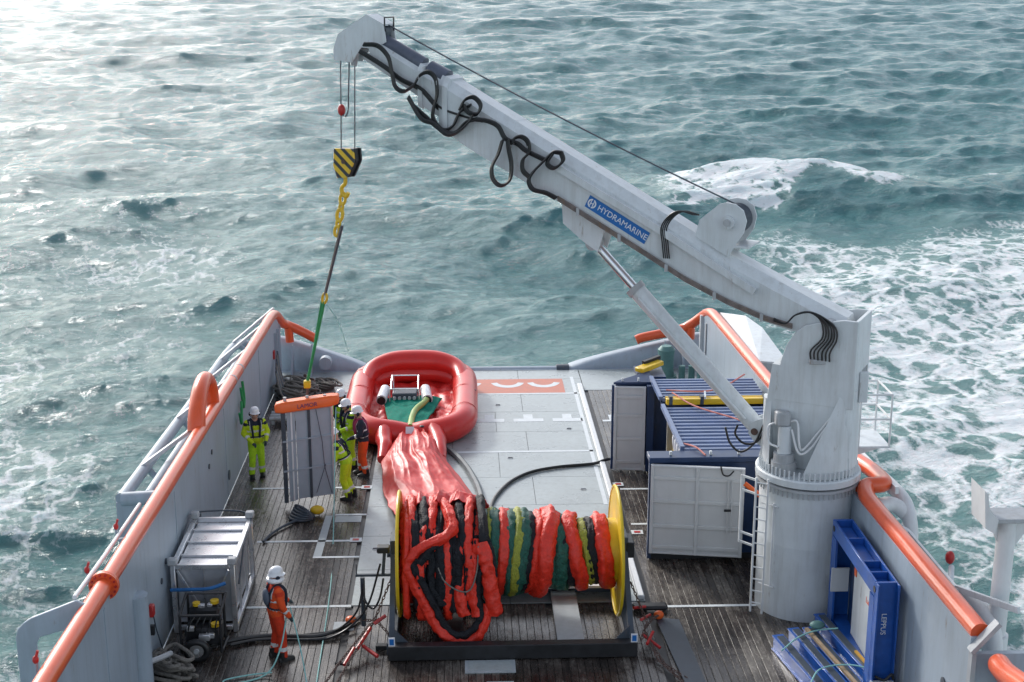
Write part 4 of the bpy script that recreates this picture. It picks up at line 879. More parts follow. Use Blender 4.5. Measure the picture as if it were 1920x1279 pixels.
cloth("floor_sheet", floorf, 60, 90, RED, raft)
# chute: a wrinkled sleeve of fabric from the raft mouth down the deck and up onto the reel
rows = [(0, -1.85, -.95, 35.15, .16), (.0, -1.80, -.85, 34.9, .30), (.12, -1.98, -.55, 34.1, .36), (.25, -2.1, -.42, 33.2, .30), (.38, -2.02, -.14, 32.4, .24), (.52, -1.97, .12, 31.5, .20), (.64, -1.80, .38, 30.5, .24), (.74, -1.60, .50, 29.5, .42), (.84, -1.40, .52, 28.2, .85), (.93, -1.22, .50, 26.8, 1.55), (1.0, -1.16, .42, 25.7, 2.12), (1.0, -1.14, .36, 25.2, 2.30), (1.0, -1.12, .30, 24.85, 2.24)]
def chutef(u, v):
    k = v * (len(rows) - 1); i = min(int(k), len(rows) - 2); f = k - i; f = f * f * (3 - 2 * f) * .35 + f * .65
    a, b = rows[i], rows[i + 1]; xl = a[1] + (b[1] - a[1]) * f; xr = a[2] + (b[2] - a[2]) * f; y = a[3] + (b[3] - a[3]) * f; z = a[4] + (b[4] - a[4]) * f
    x = xl + (xr - xl) * u
    dome = .15 * math.sin(math.pi * min(max(u, 0), 1)) ** .6
    px = u * 5.2 + .5 * noise.noise(Vector((u * 2, y * .35, 4.0)))
    fold = .065 * (1 - abs(noise.noise(Vector((px * .8, y * .2, 1.3)))) * 3.4) + .030 * (1 - abs(noise.noise(Vector((px * 1.6 + y * .25, y * .45, 7.7)))) * 3) + .026 * (1 - abs(noise.noise(Vector((px * .9 + y * .9, y * 1.1 - px * .3, 9.7)))) * 3)
    fine = .012 * noise.fractal(Vector((x * 5, y * 3, 2)), .8, 2.1, 4)
    edge = min(1, min(u, 1 - u) * 7)
    zz = z + (dome + fold + fine) * edge - .12 * (1 - edge) * (1 if v < .75 else 0)
    return (x + .03 * noise.noise(Vector((0, y * 2, u * 3))), y, max(zz, .012))
cloth("chute_fabric", chutef, 110, 200, RED, raft, .012)
for s, (xa, xb) in ((-1, (-2.12, -2.05)), (1, (-.80, -.62))):
    M().tube(smooth_path([(xa, 35.1, .42), (xa * .5 + xb * .5 + s * .02, 34.6, .34), (xb, 34.1, .28), (xb + s * .04, 33.5, .15)], 5), lambda f: .27 - .14 * f, 16, jit=.12, jf=3).build("mouth_tube", REDTUBE, raft, ang=70)
M().tube(smooth_path([(-1.95, 35.05, .42), (-1.42, 34.95, .36), (-.88, 35.05, .42)], 5), .13, 14, jit=.06).build("mouth_lip", REDTUBE, raft, ang=70)
def sticker(x, y, z, w=.13):
    M().box((x - w, y - .012, z - w * .9), (x + w, y, z + w * .9), rot=Matrix.Rotation(R(-40), 3, 'X')).build("white_label", PRINTW, raft, smooth=False)
sticker(-1.42, 34.78, .50, .11); sticker(-.32, 35.30, .62, .11); sticker(-2.42, 35.12, .60, .09)
for x, y in ((-.65, 35.0), (-1.1, 34.72), (.30, 37.9), (-3.2, 38.1), (-3.1, 40.2), (.15, 40.2)): M().ball((x, y, .62 if y < 35.5 else .62), .05, sc=(1.3, 1.3, .6)).build("valve", BLACK, raft)
net = M()
def netf(u, v):
    y = 35.25 + 2.75 * v; hw = .38 + .46 * v ** .8; x = -1.55 + .1 * v + (2 * u - 1) * hw
    return (x, y, .46 + .05 * noise.noise(Vector((x * 4, y * 2, 0))) - .08 * abs(2 * u - 1) ** 2)
no = cloth("green_net_sheet", netf, 24, 50, NETGRN, None, .01); tag(no, "teal green net sheet stretched inside the red raft below the skimmer", "net")
tag(M().tube(smooth_path([(-1.02, 37.65, .50), (-1.10, 37.2, .50), (-1.32, 36.6, .48), (-1.40, 36.0, .46), (-1.42, 35.5, .46), (-1.42, 35.05, .5)], 6), .085, 14, jit=.08, jf=8).build("green_hose", mat("pale_green_hose", (.28, .40, .10), .5, var=.2)), "pale green hose curving over the teal net inside the raft", "hose")
# skimmer
sk = thing("skimmer", "small oil skimmer with aluminium frame and two white floats inside the red raft", "skimmer", (-1.67, 37.95, .3))
M().box((-2.02, 37.65, .42), (-1.32, 38.25, .62)).build("pump_body", DARK, sk, bevel=.03)
for a in range(5): M().cyl((-1.95 + .14 * a, 37.63, .5), (-1.95 + .14 * a, 37.57, .5), .05, n=12).build("disc", CRANED, sk)
for x0, x1, y0, y1, z0, z1 in ((-2.08, -1.26, 37.57, 37.57, .3, .78), (-2.0, -1.3, 38.25, 38.25, .3, .98)):
    M().tube([(x0, y0, z0), (x0, y0, z1), (x1, y1, z1), (x1, y1, z0)], .025, 8).build("frame_tube", ALU, sk)
for x in (-2.04, -1.28): M().tube([(x, 37.57, .78), (x, 38.25, .98)], .02, 8).build("frame_tube", ALU, sk)
for x, dx in ((-2.32, -.05), (-1.02, .05)):
    fo = M().cyl((x, 37.50, .48), (x + dx * -1.5, 38.30, .55), .15, n=20).build("white_float", HELM, sk)
    M().cyl((x, 37.45, .47), (x, 37.51, .475), .12, n=18).build("float_cap", BLACK, fo)

# ------------------------------------------------------------ reel
reel = thing("boom_reel", "large deck reel with yellow flanges in a dark blue steel skid frame", "reel", (.85, 24.8, 0.0))
XL, XR = -1.37, 3.08; YC, ZC = 24.85, 1.37
M().beam((XL - .05, 23.16, .16), (XR + .08, 23.16, .16), .20, .28).build("front_beam", BLACK, reel, bevel=.01)
M().beam((XL - .05, 25.95, .16), (XR + .08, 25.95, .16), .25, .28).build("rear_beam", DARK, reel, bevel=.01)
M().beam((XL - .02, 25.62, .33), (XR + .02, 25.62, .33), .42, .05).build("rear_plate", DOORG, reel)
for x in (XL, XR): M().beam((x, 23.28, .14), (x, 25.8, .14), .18, .24).build("side_beam", DARK, reel, bevel=.01)
M().box((1.72, 23.3, .05), (2.22, 25.7, .12)).build("grey_plank", MARKG, reel)
M().box((-.62, 23.3, .02), (-.05, 25.3, .06)).build("drip_plate", BLACK, reel)
for x in (XL, XR):
    s = 1 if x < 0 else -1
    M().box((x - .06, 24.62, .2), (x + .06, 25.08, 1.72)).build("post", DARK, reel, bevel=.012)
    M().prism([(x - .05, 23.3, .26), (x + .05, 23.3, .26), (x + .05, 24.62, 1.45), (x - .05, 24.62, 1.45)], (0, 0, -.10)).build("diagonal_brace", DARK, reel, smooth=False)
    M().prism([(x + s * .05, 23.27, .27), (x + s * .32, 23.27, .27), (x + s * .05, 23.27, .55)], (0, .04, 0)).build("gusset", DARK, reel, smooth=False)
    M().prism([(x - .03, 25.1, .26), (x - .03, 25.8, .26), (x - .03, 25.1, 1.1)], (.06, 0, 0)).build("gusset", DARK, reel, smooth=False)
    pl_ = M().box((x + s * .005 - .045, 23.03, .335), (x + s * .005 + .075, 23.045, .50)).build("label_plate", PRINTW, reel, smooth=False)
    M().box((x + s * .005 - .025, 23.022, .36), (x + s * .005 + .055, 23.03, .475)).build("blue_print", LOGOB, pl_, smooth=False)
def disc(x, r, th, name, m):
    mm = M(); prof = []
    for xx, rr2 in ((x, r), (x + th, r), (x + th, .12), (x, .12)): prof.append([(xx, YC + rr2 * math.cos(2 * math.pi * k / 56), ZC + rr2 * math.sin(2 * math.pi * k / 56)) for k in range(56)])
    mm.loft(prof + [prof[0]], caps=False); o = mm.build(name, m, reel, ang=30)
    M().tube([(x + th / 2, YC + r * math.cos(2 * math.pi * k / 56), ZC + r * math.sin(2 * math.pi * k / 56)) for k in range(56)], .032, 8, closed=True).build("rim", m, o)
    return o
disc(-1.27, 1.19, .025, "flange", YELB); disc(2.92, 1.24, .025, "flange", YELB)
M().cyl((2.76, YC, ZC), (2.92, YC, ZC), .62, n=36).build("hub_drum", YELB, reel)
M().cyl((-1.24, YC, ZC), (2.76, YC, ZC), .40, n=28).build("drum", DARK, reel)
M().cyl((-1.5, YC, ZC), (3.2, YC, ZC), .08, n=16).build("axle", DARK, reel)
M().box((3.1, 24.6, 1.30), (3.26, 25.1, 1.62)).build("drive_motor", BLACK, reel, bevel=.02)
# wound oil boom
ob = thing("oil_boom", "long red, black and green oil boom wound round the deck reel", "oil boom", (.8, 24.85, 1.42))
def coil(x, R0, w, m, tilt=0.0, seed=0, a0=0, a1=360, ell=1.0, nm="boom_turn", flat=1.0, jit=.35):
    n = 84; closed = (a1 - a0) >= 360; P = []
    for k in range(n if closed else n + 1):
        a = R(a0 + (a1 - a0) * k / n)
        rj = R0 + .03 * noise.noise(Vector((math.cos(a) * 2, math.sin(a) * 2, seed)))
        P.append((x + tilt * math.sin(a) + .05 * noise.noise(Vector((math.cos(a) * 1.5 + 9, math.sin(a) * 1.5, seed * 1.7))), YC + rj * math.cos(a) * ell, ZC + rj * math.sin(a) * flat))
    mm = M(); mm.tube(P, w, 22, closed=closed, jit=jit, jf=11, seed=seed, pleat=.16); return mm.build(nm, m, ob, ang=75)
i = 0
def xs_(x): return x if x < .6 else .6 + (x - .6) * 1.11
# right half: separate slanting turns, angle 180 deg faces the camera
for x, r0, w, m, tl in ((2.46, .58, .16, COILRED, -.10), (2.28, .56, .09, COILBLK, -.10), (2.18, .54, .10, COILYEL, -.12), (2.22, .52, .10, COILBLK, -.12),
                        (1.98, .62, .15, COILRED, -.16), (1.84, .60, .09, COILBLK, -.10), (1.70, .60, .15, COILGRN, -.04), (1.58, .60, .12, COILGRN, 0),
                        (1.50, .56, .12, COILYEL, .05), (1.42, .72, .17, COILRED, .17), (1.25, .66, .13, COILRED, .15), (1.12, .68, .10, COILBLK, .14), (1.02, .70, .13, COILGRN, .12),
                        (.92, .74, .11, COILYEL, .10), (.82, .72, .12, COILGRN, .08), (.68, .72, .13, COILRED, .10), (.52, .74, .12, COILGRN, .06), (.45, .78, .075, COILYEL, .06),
                        (.36, .73, .10, COILGRN, .05), (.26, .72, .12, COILRED, .03), (.14, .74, .10, COILBLK, .02), (.06, .78, .09, COILYEL, .03), (-.02, .80, .12, COILBLK, -.02)):
    coil(xs_(x), r0, w * (.98 if m is COILRED else 1.0), m, tl * .75, i, jit=.22 if m is COILRED else .3); i += 1
# left half: thicker, messier bundle
for x, r0, w, m, tl in ((-.14, .80, .14, COILRED, -.08), (-.24, .84, .07, COILBLK, -.14), (-.36, .82, .15, COILRED, .02), (-.48, .84, .10, COILBLK, -.16), (-.56, .84, .12, COILRED, -.10), (-.66, .86, .11, COILBLK, -.18),
                        (-.76, .82, .13, COILRED, .08), (-.86, .86, .10, COILBLK, .06), (-.95, .80, .13, COILRED, .03), (-1.06, .78, .16, COILRED, -.02), (-.30, .90, .06, COILBLK, -.20), (-.58, .93, .05, COILBLK, .15), (-.72, .93, .06, COILBLK, -.05)):
    coil(x, r0, w, m, tl, i); i += 1
# hanging loops in front
def loop(P, r, m, seed=0, nm="boom_loop", jit=.3): return M().tube(smooth_path(P, 9), r, 20, jit=jit, jf=9, seed=seed, pleat=.15 if jit else 0).build(nm, m, ob, ang=75)
loop([(-.45, 25.3, 2.22), (-.42, 25.0, 2.34), (-.30, 24.5, 2.32), (-.22, 24.15, 2.20), (-.36, 23.98, 2.06), (-.62, 23.9, 1.98), (-.90, 23.86, 1.84), (-1.05, 23.82, 1.60), (-1.02, 23.80, 1.36), (-.90, 23.76, 1.12), (-.76, 23.7, .86), (-.64, 23.66, .62), (-.50, 23.6, .38), (-.30, 23.56, .20), (-.05, 23.55, .13), (.18, 23.56, .20), (.33, 23.62, .42), (.42, 23.75, .8)], .10, COILRED, 1)
loop([(-.88, 23.80, 1.72), (-.95, 23.78, 1.50), (-.80, 23.75, 1.25), (-.66, 23.7, .98), (-.54, 23.66, .74), (-.38, 23.6, .42), (-.1, 23.56, .25), (.14, 23.6, .36), (.30, 23.68, .62), (.22, 23.75, 1.0), (.28, 23.8, 1.5)], .075, COILBLK, 2, jit=.5)
loop([(-.45, 23.95, 2.0), (-.70, 23.85, 1.80), (-.86, 23.80, 1.62)], .08, COILBLK, 5, jit=.5)
for k in range(9):
    x = -.62 + .11 * k; loop([(x - .05, 24.2, 2.12 - .02 * k), (x, 23.92, 1.7), (x + .04 * math.sin(k), 23.82, 1.15), (x * .7 + .02, 23.76, .62 + .04 * abs(k - 4))], .07 if k % 3 else .085, COILRED if k in (1, 5) else COILBLK, 10 + k, "draped_net", jit=.6)
loop([(.28, 23.95, 1.92), (.36, 23.82, 1.72), (.44, 23.78, 1.4), (.50, 23.72, 1.0), (.56, 23.7, .62)], .14, COILRED, 30)
loop([(.12, 23.9, 1.7), (.10, 23.8, 1.3), (.16, 23.74, .9), (.22, 23.7, .6)], .10, COILRED, 31)
loop([(-.12, 23.85, 1.2), (-.1, 23.76, .9), (-.02, 23.72, .6)], .12, COILRED, 33)
loop([(-.5, 23.75, 1.55), (-.38, 23.68, 1.3), (-.1, 23.64, 1.12), (.1, 23.64, 1.16), (.22, 23.72, 1.5), (.25, 23.8, 1.95)], .014, ROPE, 0, "thin_line", 0)
for P, r_ in (([(-1.05, 25.35, 2.15), (-.9, 25.6, 2.12), (-.7, 25.9, 1.9)], .13), ([(-.1, 25.2, 2.25), (.0, 25.6, 2.1), (.05, 26.0, 1.8)], .13)): loop(P, r_, COILRED, 40)

rnd = random.Random(4)
for k, (x, dx) in enumerate(((-1.02, .04), (-.80, .10), (-.58, -.08), (-.12, .08), (.10, -.05), (.30, .06))):
    loop([(x, 25.6, 2.16), (x, 25.2, 2.33), (x + dx * .2, 24.8, 2.34), (x + dx * .6, 24.35, 2.20), (x + dx, 24.05, 1.92), (x + dx * 1.2, 23.92, 1.55)], .085, COILBLK if k in (1, 3, 5) else COILRED, 90 + k, "gathered_fabric", .35)
for k in range(14):
    x = -1.05 + .11 * k + rnd.uniform(-.04, .04); zt = 2.2 - .02 * k; zb_ = rnd.uniform(.55, 1.1); dx = rnd.uniform(-.16, .16)
    loop([(x, 24.75, zt + .08), (x + dx * .3, 24.2, zt - .05), (x + dx * .7, 23.9, 1.75), (x + dx, 23.80, 1.35), (x + dx * .8, 23.82, zb_), (x + dx * .6, 24.1, zb_ - .15)], rnd.uniform(.055, .10), COILRED if k % 3 == 0 else COILBLK, 60 + k, "loose_fold", jit=.35)
# load binders and chains each side of the reel
def lashing(nm, label, pts, hook, side):
    t = thing("chain_lashing", label, "lashing", hook, "chain lashings beside the reel")
    for P in pts:
        P = [Vector(p) for p in P]
        tot = sum((P[i + 1] - P[i]).length for i in range(len(P) - 1))
        mm = M(); 
        for a, b in zip(P[:-1], P[1:]):
            d = (b - a); nl = max(2, int(d.length / .075)); dn = d.normalized(); xa = dn.cross(Vector((0, 0, 1))).normalized(); za = xa.cross(dn)
            for k in range(nl):
                c = a + d * ((k + .5) / nl); s_ = xa if k % 2 else za
                mm.tube([c + dn * math.cos(q) * .05 + s_ * math.sin(q) * .024 for q in np.linspace(0, 2 * math.pi, 9)[:-1]], .010, 5, closed=True)
        mm.build("chain", RUSTY, t)
    return t
la = lashing("l", "rusty chain lashing with red tensioners on the deck left of the reel", [[(-2.22, 24.62, .1), (-1.85, 24.2, .28), (-1.6, 23.9, .45)], [(-1.42, 24.6, .95), (-1.72, 23.95, .4), (-2.1, 22.9, .15), (-2.35, 22.0, .03)], [(-1.7, 24.0, .4), (-1.4, 23.6, .25)], [(-1.8, 23.9, .35), (-2.28, 22.9, .12), (-2.6, 21.9, .03)]], (-2.22, 24.62, .02), -1)
M().ball((-2.22, 24.62, .09), .11, sc=(1, 1, .7)).build("orange_pad_eye", FLOATO, la)
for a, b in (((-1.5, 23.95, .5), (-1.72, 23.85, .38)), ((-1.78, 23.75, .35), (-2.0, 23.2, .2)), ((-1.9, 23.4, .16), (-1.62, 23.1, .10)), ((-2.05, 23.25, .2), (-2.2, 22.8, .1))): M().tube([a, b], .035, 8).build("tensioner", REDP, la)
M().tube([(-2.38, 22.95, .06), (-2.12, 22.88, .06)], .03, 8).build("lever", BLACK, la); M().box((-1.68, 23.5, .02), (-1.42, 23.62, .1)).build("foot_pad", BLACK, la)
lb = lashing("r", "rusty chain lashing with red tensioners on the deck right of the reel", [[(3.76, 24.55, .12), (3.55, 24.0, .3), (3.35, 23.6, .3), (3.5, 22.8, .1), (3.85, 22.1, .03)], [(3.2, 24.6, .8), (3.42, 23.8, .35), (3.25, 23.3, .2)], [(3.62, 24.2, .25), (3.25, 23.9, .4)], [(3.4, 23.4, .2), (3.62, 22.7, .05), (3.95, 22.2, .03)]], (3.76, 24.55, .02), 1)
M().ball((3.76, 24.55, .12), .10, sc=(1, .8, .9)).build("orange_pad_eye", FLOATO, lb)
for a, b in (((3.3, 23.7, .45), (3.55, 24.3, .25)), ((3.3, 23.5, .25), (3.6, 23.2, .12)), ((3.2, 24.1, .5), (3.45, 24.25, .45)), ((3.35, 23.2, .2), (3.5, 23.5, .3))): M().tube([a, b], .03, 8).build("tensioner", REDP, lb)
tl_ = M().box((3.3, 24.9, .03), (4.0, 25.15, .12)); tag(tl_.build("dark_mat", BLACK, bevel=.04), "dark rolled mat on deck between the reel and the white guide rail", "mat")
cf = M().prism([(3.7, 24.6, .01), (4.15, 24.5, .01), (4.3, 21.0, .01), (3.95, 21.0, .01)], (0, 0, .035)); tag(cf.build("rubber_mat_strip", DARK, smooth=False), "long dark rubber strip on the planks right of the reel", "mat")
# reel control stand
cs = thing("control_stand", "thin dark pipe stand with camera and cables at the left end of the reel", "stand", (-1.95, 24.3, 0))
M().tube([(-1.95, 24.35, 0.1), (-1.95, 24.35, 1.1)], .045, 10).build("post", DARK, cs); M().beam((-2.08, 24.35, 1.15), (-1.42, 24.35, 1.15), .05, .05).build("arm", DARK, cs)
M().tube([(-2.06, 24.35, 1.15), (-2.06, 24.35, 1.38)], .012, 6).build("antenna", DARK, cs); M().beam((-1.56, 24.35, 1.15), (-1.52, 24.35, 1.62), .06, .06).build("upright", DARK, cs)
M().box((-1.66, 24.25, 1.62), (-1.42, 24.45, 1.74)).build("valve_head", BLACK, cs, bevel=.02)
for P in ([(-1.55, 24.3, 1.1), (-1.62, 24.2, .75), (-1.75, 24.15, .55), (-1.9, 24.2, .7), (-1.93, 24.3, 1.0)], [(-1.95, 24.3, .9), (-2.05, 24.2, .5), (-2.3, 24.2, .2), (-2.6, 24.2, .06), (-3.4, 24.05, .05)], [(-1.6, 24.3, 1.4), (-1.85, 24.2, .6), (-2.2, 24.1, .2), (-2.6, 23.95, .05), (-3.0, 23.9, .05)]):
    M().tube(smooth_path(P, 6), .02, 8).build("cable", RUBBER, cs)
tline("hydraulic_hose", [(-4.75, 23.75, .06), (-4.3, 23.95, .06), (-3.8, 24.08, .06), (-3.3, 24.05, .06), (-2.8, 24.05, .06), (-2.4, 24.3, .06), (-2.05, 24.8, .06)], .04, RUBBER, "thick black hose on the planks from the power pack past the orange suited man", "hose")
tline("hydraulic_hose", [(-4.4, 23.75, .05), (-3.9, 23.95, .05), (-3.2, 23.92, .05), (-2.6, 23.98, .05), (-2.1, 24.4, .1)], .028, RUBBER, "thinner black hose lying beside the thick hose towards the reel", "hose")
tline("discharge_hose", [(-.6, 34.8, .12), (-.25, 34.1, .06), (.02, 33.3, .05), (.22, 32.4, .05), (.36, 31.5, .05), (.42, 30.5, .05), (.40, 29.5, .05)], .085, mat("grey_layflat_hose", (.14, .16, .17), .5, var=.3), "flat dark grey hose on the steel deck right of the red chute", "hose")
tline("black_cable", [(4.6, 33.3, .12), (3.75, 33.32, .16), (3.3, 33.28, .05), (2.43, 33.09, .05), (1.7, 32.75, .05), (1.15, 32.1, .05), (.78, 31.2, .05), (.62, 30.4, .05), (.6, 29.4, .05), (.6, 28, .05)], .04, RUBBER, "black hose curving over the steel deck from the container to the reel", "hose")

# ------------------------------------------------------------ aluminium crate, power pack
al = thing("aluminium_crate", "large square aluminium framed tank crate standing against the port bulwark", "crate", (-4.95, 25.6, 0))
x0, x1, y0, y1, zt = -5.52, -4.40, 24.40, 26.70, 1.40
M().box((x0 + .06, y0 + .08, .18), (x1 - .06, y1 - .06, zt - .10)).build("tank_body", ALUP, al)
for x in (x0, x1):
    for y in (y0, y1): M().beam((x, y, .0), (x, y, zt), .09, .09).build("corner_post", ALU, al, bevel=.01)
for z in (.14, zt):
    for x in (x0, x1): M().beam((x, y0 + .05, z - .04), (x, y1 - .05, z - .04), .09, .09).build("side_rail", ALU, al, bevel=.01)
    for y in (y0, y1): M().beam((x0 + .05, y, z - .04), (x1 - .05, y, z - .04), .09, .09).build("end_rail", ALU, al, bevel=.01)
for y in (24.95, 25.6, 26.2): M().beam((x0 + .06, y, zt - .07), (x1 - .06, y, zt - .07), .06, .06).build("top_batten", ALU, al)
for a, b in zip((24.46, 25.0, 25.65, 26.25), (24.90, 25.55, 26.15, 26.64)): M().box((x0 + .08, a, zt - .12), (x1 - .08, b, zt - .085)).build("top_panel", ALU, al)
for (p, q) in (((x0, y0, .3), (x0, y0, .3)),): pass
M().beam((x0 + .08, y0 - .01, zt - .12), (-5.08, y0 - .01, .6), .05, .03).build("diagonal", ALU, al); M().beam((x1 - .08, y0 - .01, zt - .12), (-4.78, y0 - .01, .6), .05, .03).build("diagonal", ALU, al)
M().beam((-4.96, y0 + .06, .2), (-4.96, y0 + .06, zt - .1), .03, .02).build("centre_rib", ALU, al)
for y in (25.1, 25.9): M().beam((x1 + .0, y, .14), (x1 + .0, y, zt - .06), .05, .05).build("side_rib", ALU, al)
for x in (x0, x1):
    for y in (y0, y1): M().box((x - .085, y - .085, zt + .002), (x + .085, y + .085, zt + .13)).build("corner_casting", CRANED, al, bevel=.02)
M().box((-4.72, y0 - .15, .02), (-4.55, y0 - .02, .12)).build("foot", BLACK, al)
tag(M().tube(smooth_path([(-5.55, 24.25, .95), (-5.2, 24.15, 1.0), (-4.8, 24.1, 1.04), (-4.5, 24.15, 1.12)], 5), .035, 8).build("blue_strap", BLUER), "blue strap stretched across the front of the aluminium crate", "strap")
tline("green_line", [(-5.6, 25.2, 1.2), (-5.56, 26.3, 1.5), (-5.5, 26.9, 1.45), (-4.45, 26.85, 1.42), (-4.35, 25.5, 1.3), (-4.33, 24.6, .9)], .02, DARK, "dark cord tied round the corner posts of the aluminium crate")
pp = thing("power_pack", "black wheeled hydraulic power pack with yellow caps in front of the aluminium crate", "power pack", (-4.9, 23.95, 0))
M().box((-5.22, 23.7, .22), (-4.58, 24.15, .55)).build("engine_block", BLACK, pp, bevel=.03)
M().box((-5.18, 23.95, .56), (-4.62, 24.2, .84)).build("tank", BLACK, pp, bevel=.05)
for P in ([(-5.28, 23.62, .12), (-5.28, 23.62, .86), (-4.55, 23.62, .86), (-4.55, 23.62, .12)], [(-5.24, 24.22, .12), (-5.24, 24.22, 1.02), (-4.58, 24.22, 1.02), (-4.58, 24.22, .12)]): M().tube(smooth_path(P, 1), .03, 8).build("frame_tube", BLACK, pp)
for z in (.12, .86):
    for x in (-5.28, -4.55): M().tube([(x, 23.62, z), (x + .02, 24.22, z + (.16 if z > .5 else 0))], .028, 8).build("frame_tube", BLACK, pp)
wh = M().tube([(-4.98 + .19 * math.cos(a), 23.5, .22 + .17 * math.sin(a)) for a in np.linspace(0, 2 * math.pi, 25)[:-1]], .065, 10, closed=True).build("wheel", RUBBER, pp)
M().cyl((-4.98, 23.46, .22), (-4.98, 23.54, .22), .13, n=20).build("rim", ALU, wh); M().cyl((-4.98, 23.44, .22), (-4.98, 23.47, .22), .05, n=12).build("hub", CRANED, wh)
for x, y, z, r_ in ((-5.05, 24.05, .86, .07), (-4.72, 24.1, .88, .08), (-4.66, 23.72, .6, .08)): M().cyl((x, y, z), (x, y, z + .06), r_, n=16).build("yellow_cap", YEL, pp)
for x, y, z, s_ in ((-5.1, 23.66, .58, .07), (-4.85, 23.62, .42, .1), (-4.95, 24.02, .86, .06), (-4.75, 23.66, .44, .08), (-4.8, 24.05, .86, .05)): M().box((x - s_, y - .04, z - s_ * .6), (x + s_, y + .05, z + s_ * .6)).build("fitting", ALU, pp, bevel=.01)
for k in range(5): M().tube(smooth_path([(-5.15 + .12 * k, 23.66, .5), (-5.1 + .12 * k, 23.58, .7), (-5.0 + .1 * k, 23.7, .84)], 4), .015, 6).build("hose", RUBBER, pp)
pp.location.y -= .28; pp.location.x += .06
# coiled rope
def rope_pile(name, lab, cx, cy, rx, ry, n, m, h, seed, r=.03):
    rnd = random.Random(seed); t = M()
    for k in range(n):
        ax, ay = cx + rnd.uniform(-.35, .35) * rx, cy + rnd.uniform(-.35, .35) * ry; a_ = rx * rnd.uniform(.35, .75); b_ = ry * rnd.uniform(.35, .75); ph = rnd.uniform(0, 6.28); z0 = h * k / n + r
        t.tube([(ax + a_ * math.cos(q + ph) + .03 * math.sin(3 * q), ay + b_ * math.sin(q + ph * .6), z0 + .03 * math.sin(2 * q + ph)) for q in np.linspace(0, 2 * math.pi, 22)[:-1]], r, 7, closed=True)
    return tag(t.build(name, m), lab, "rope")
rope_pile("rope_coil", "big heap of coiled weathered rope against the port bulwark in front", -5.30, 22.72, .48, .40, 17, ROPE, .36, 3, .036)
rope_pile("rope_heap", "heap of grey mooring ropes in the port stern corner", -4.95, 39.3, .75, .9, 36, ROPE, .42, 8, .035)
rope_pile("rope_heap", "smaller dark rope heap beside the stern corner heap", -4.2, 40.3, .55, .5, 16, ROPE, .22, 9, .03)
rope_pile("chain_heap", "small rusty brown chain heap among the stern ropes", -4.55, 39.9, .2, .3, 10, RUSTY, .45, 12, .03)
hr_ = thing("hanging_ropes", "grey and dark rope strands hanging from the port bulwark down to the stern rope heap", "ropes", (-5.3, 39.6, 0.2))
for k in range(6): M().tube(smooth_path([(-5.55, 40.2 - .1 * k, 1.2 - .1 * k), (-5.45, 39.9 - .15 * k, .7), (-5.2, 39.5 - .2 * k, .3), (-4.7, 39.2 - .1 * k, .25)], 5), .028, 7).build("strand", ROPE if k % 2 else DARK, hr_)
lb_ = thing("low_bench", "low grey pipe bench on deck beside the ropes in front of the orange float", "bench", (-4.9, 37.1, 0))
for y in (36.9, 37.15, 37.4): M().tube([(-5.4, y, .16), (-4.5, y, .16)], .06, 10).build("slat_pipe", CRANED, lb_)
for x in (-5.3, -4.6): M().box((x - .04, 36.85, 0.005), (x + .04, 37.45, .11)).build("leg", CRANED, lb_)
gl = thing("green_line_hanger", "green rope hanging in a loop on the port bulwark above the yellow suited man", "rope", (-5.6, 33.5, 1.7))
for P in ([(-5.6, 33.9, 2.15), (-5.58, 33.95, 1.7), (-5.58, 33.8, 1.5), (-5.56, 33.6, 1.7), (-5.58, 33.5, 2.1)], [(-5.58, 33.5, 1.75), (-5.56, 33.3, 1.45), (-5.54, 33.1, 1.3), (-5.56, 33.0, 1.6)]): M().tube(smooth_path(P, 5), .035, 8).build("strand", GREENR, gl)
wb = thing("wall_lever", "red wall lever box with a hanging cable on the port bulwark near the rope coil", "lever box", (-5.6, 22.9, 1.1))
M().box((-5.655, 22.82, 1.08), (-5.56, 22.98, 1.3)).build("box", REDP, wb, bevel=.02); M().tube([(-5.58, 22.9, 1.08), (-5.56, 22.95, .8), (-5.55, 23.3, .2)], .012, 6).build("cable", DARK, wb); M().box((-5.655, 22.86, .72), (-5.58, 22.94, .9)).build("handle", BLACK, wb)
tline("grey_hose_end", [(-5.6, 22.0, .62), (-5.4, 22.2, .6), (-5.25, 22.6, .5)], .05, CRANED, "short grey pipe stub between the bulwark and the rope coil", "pipe")

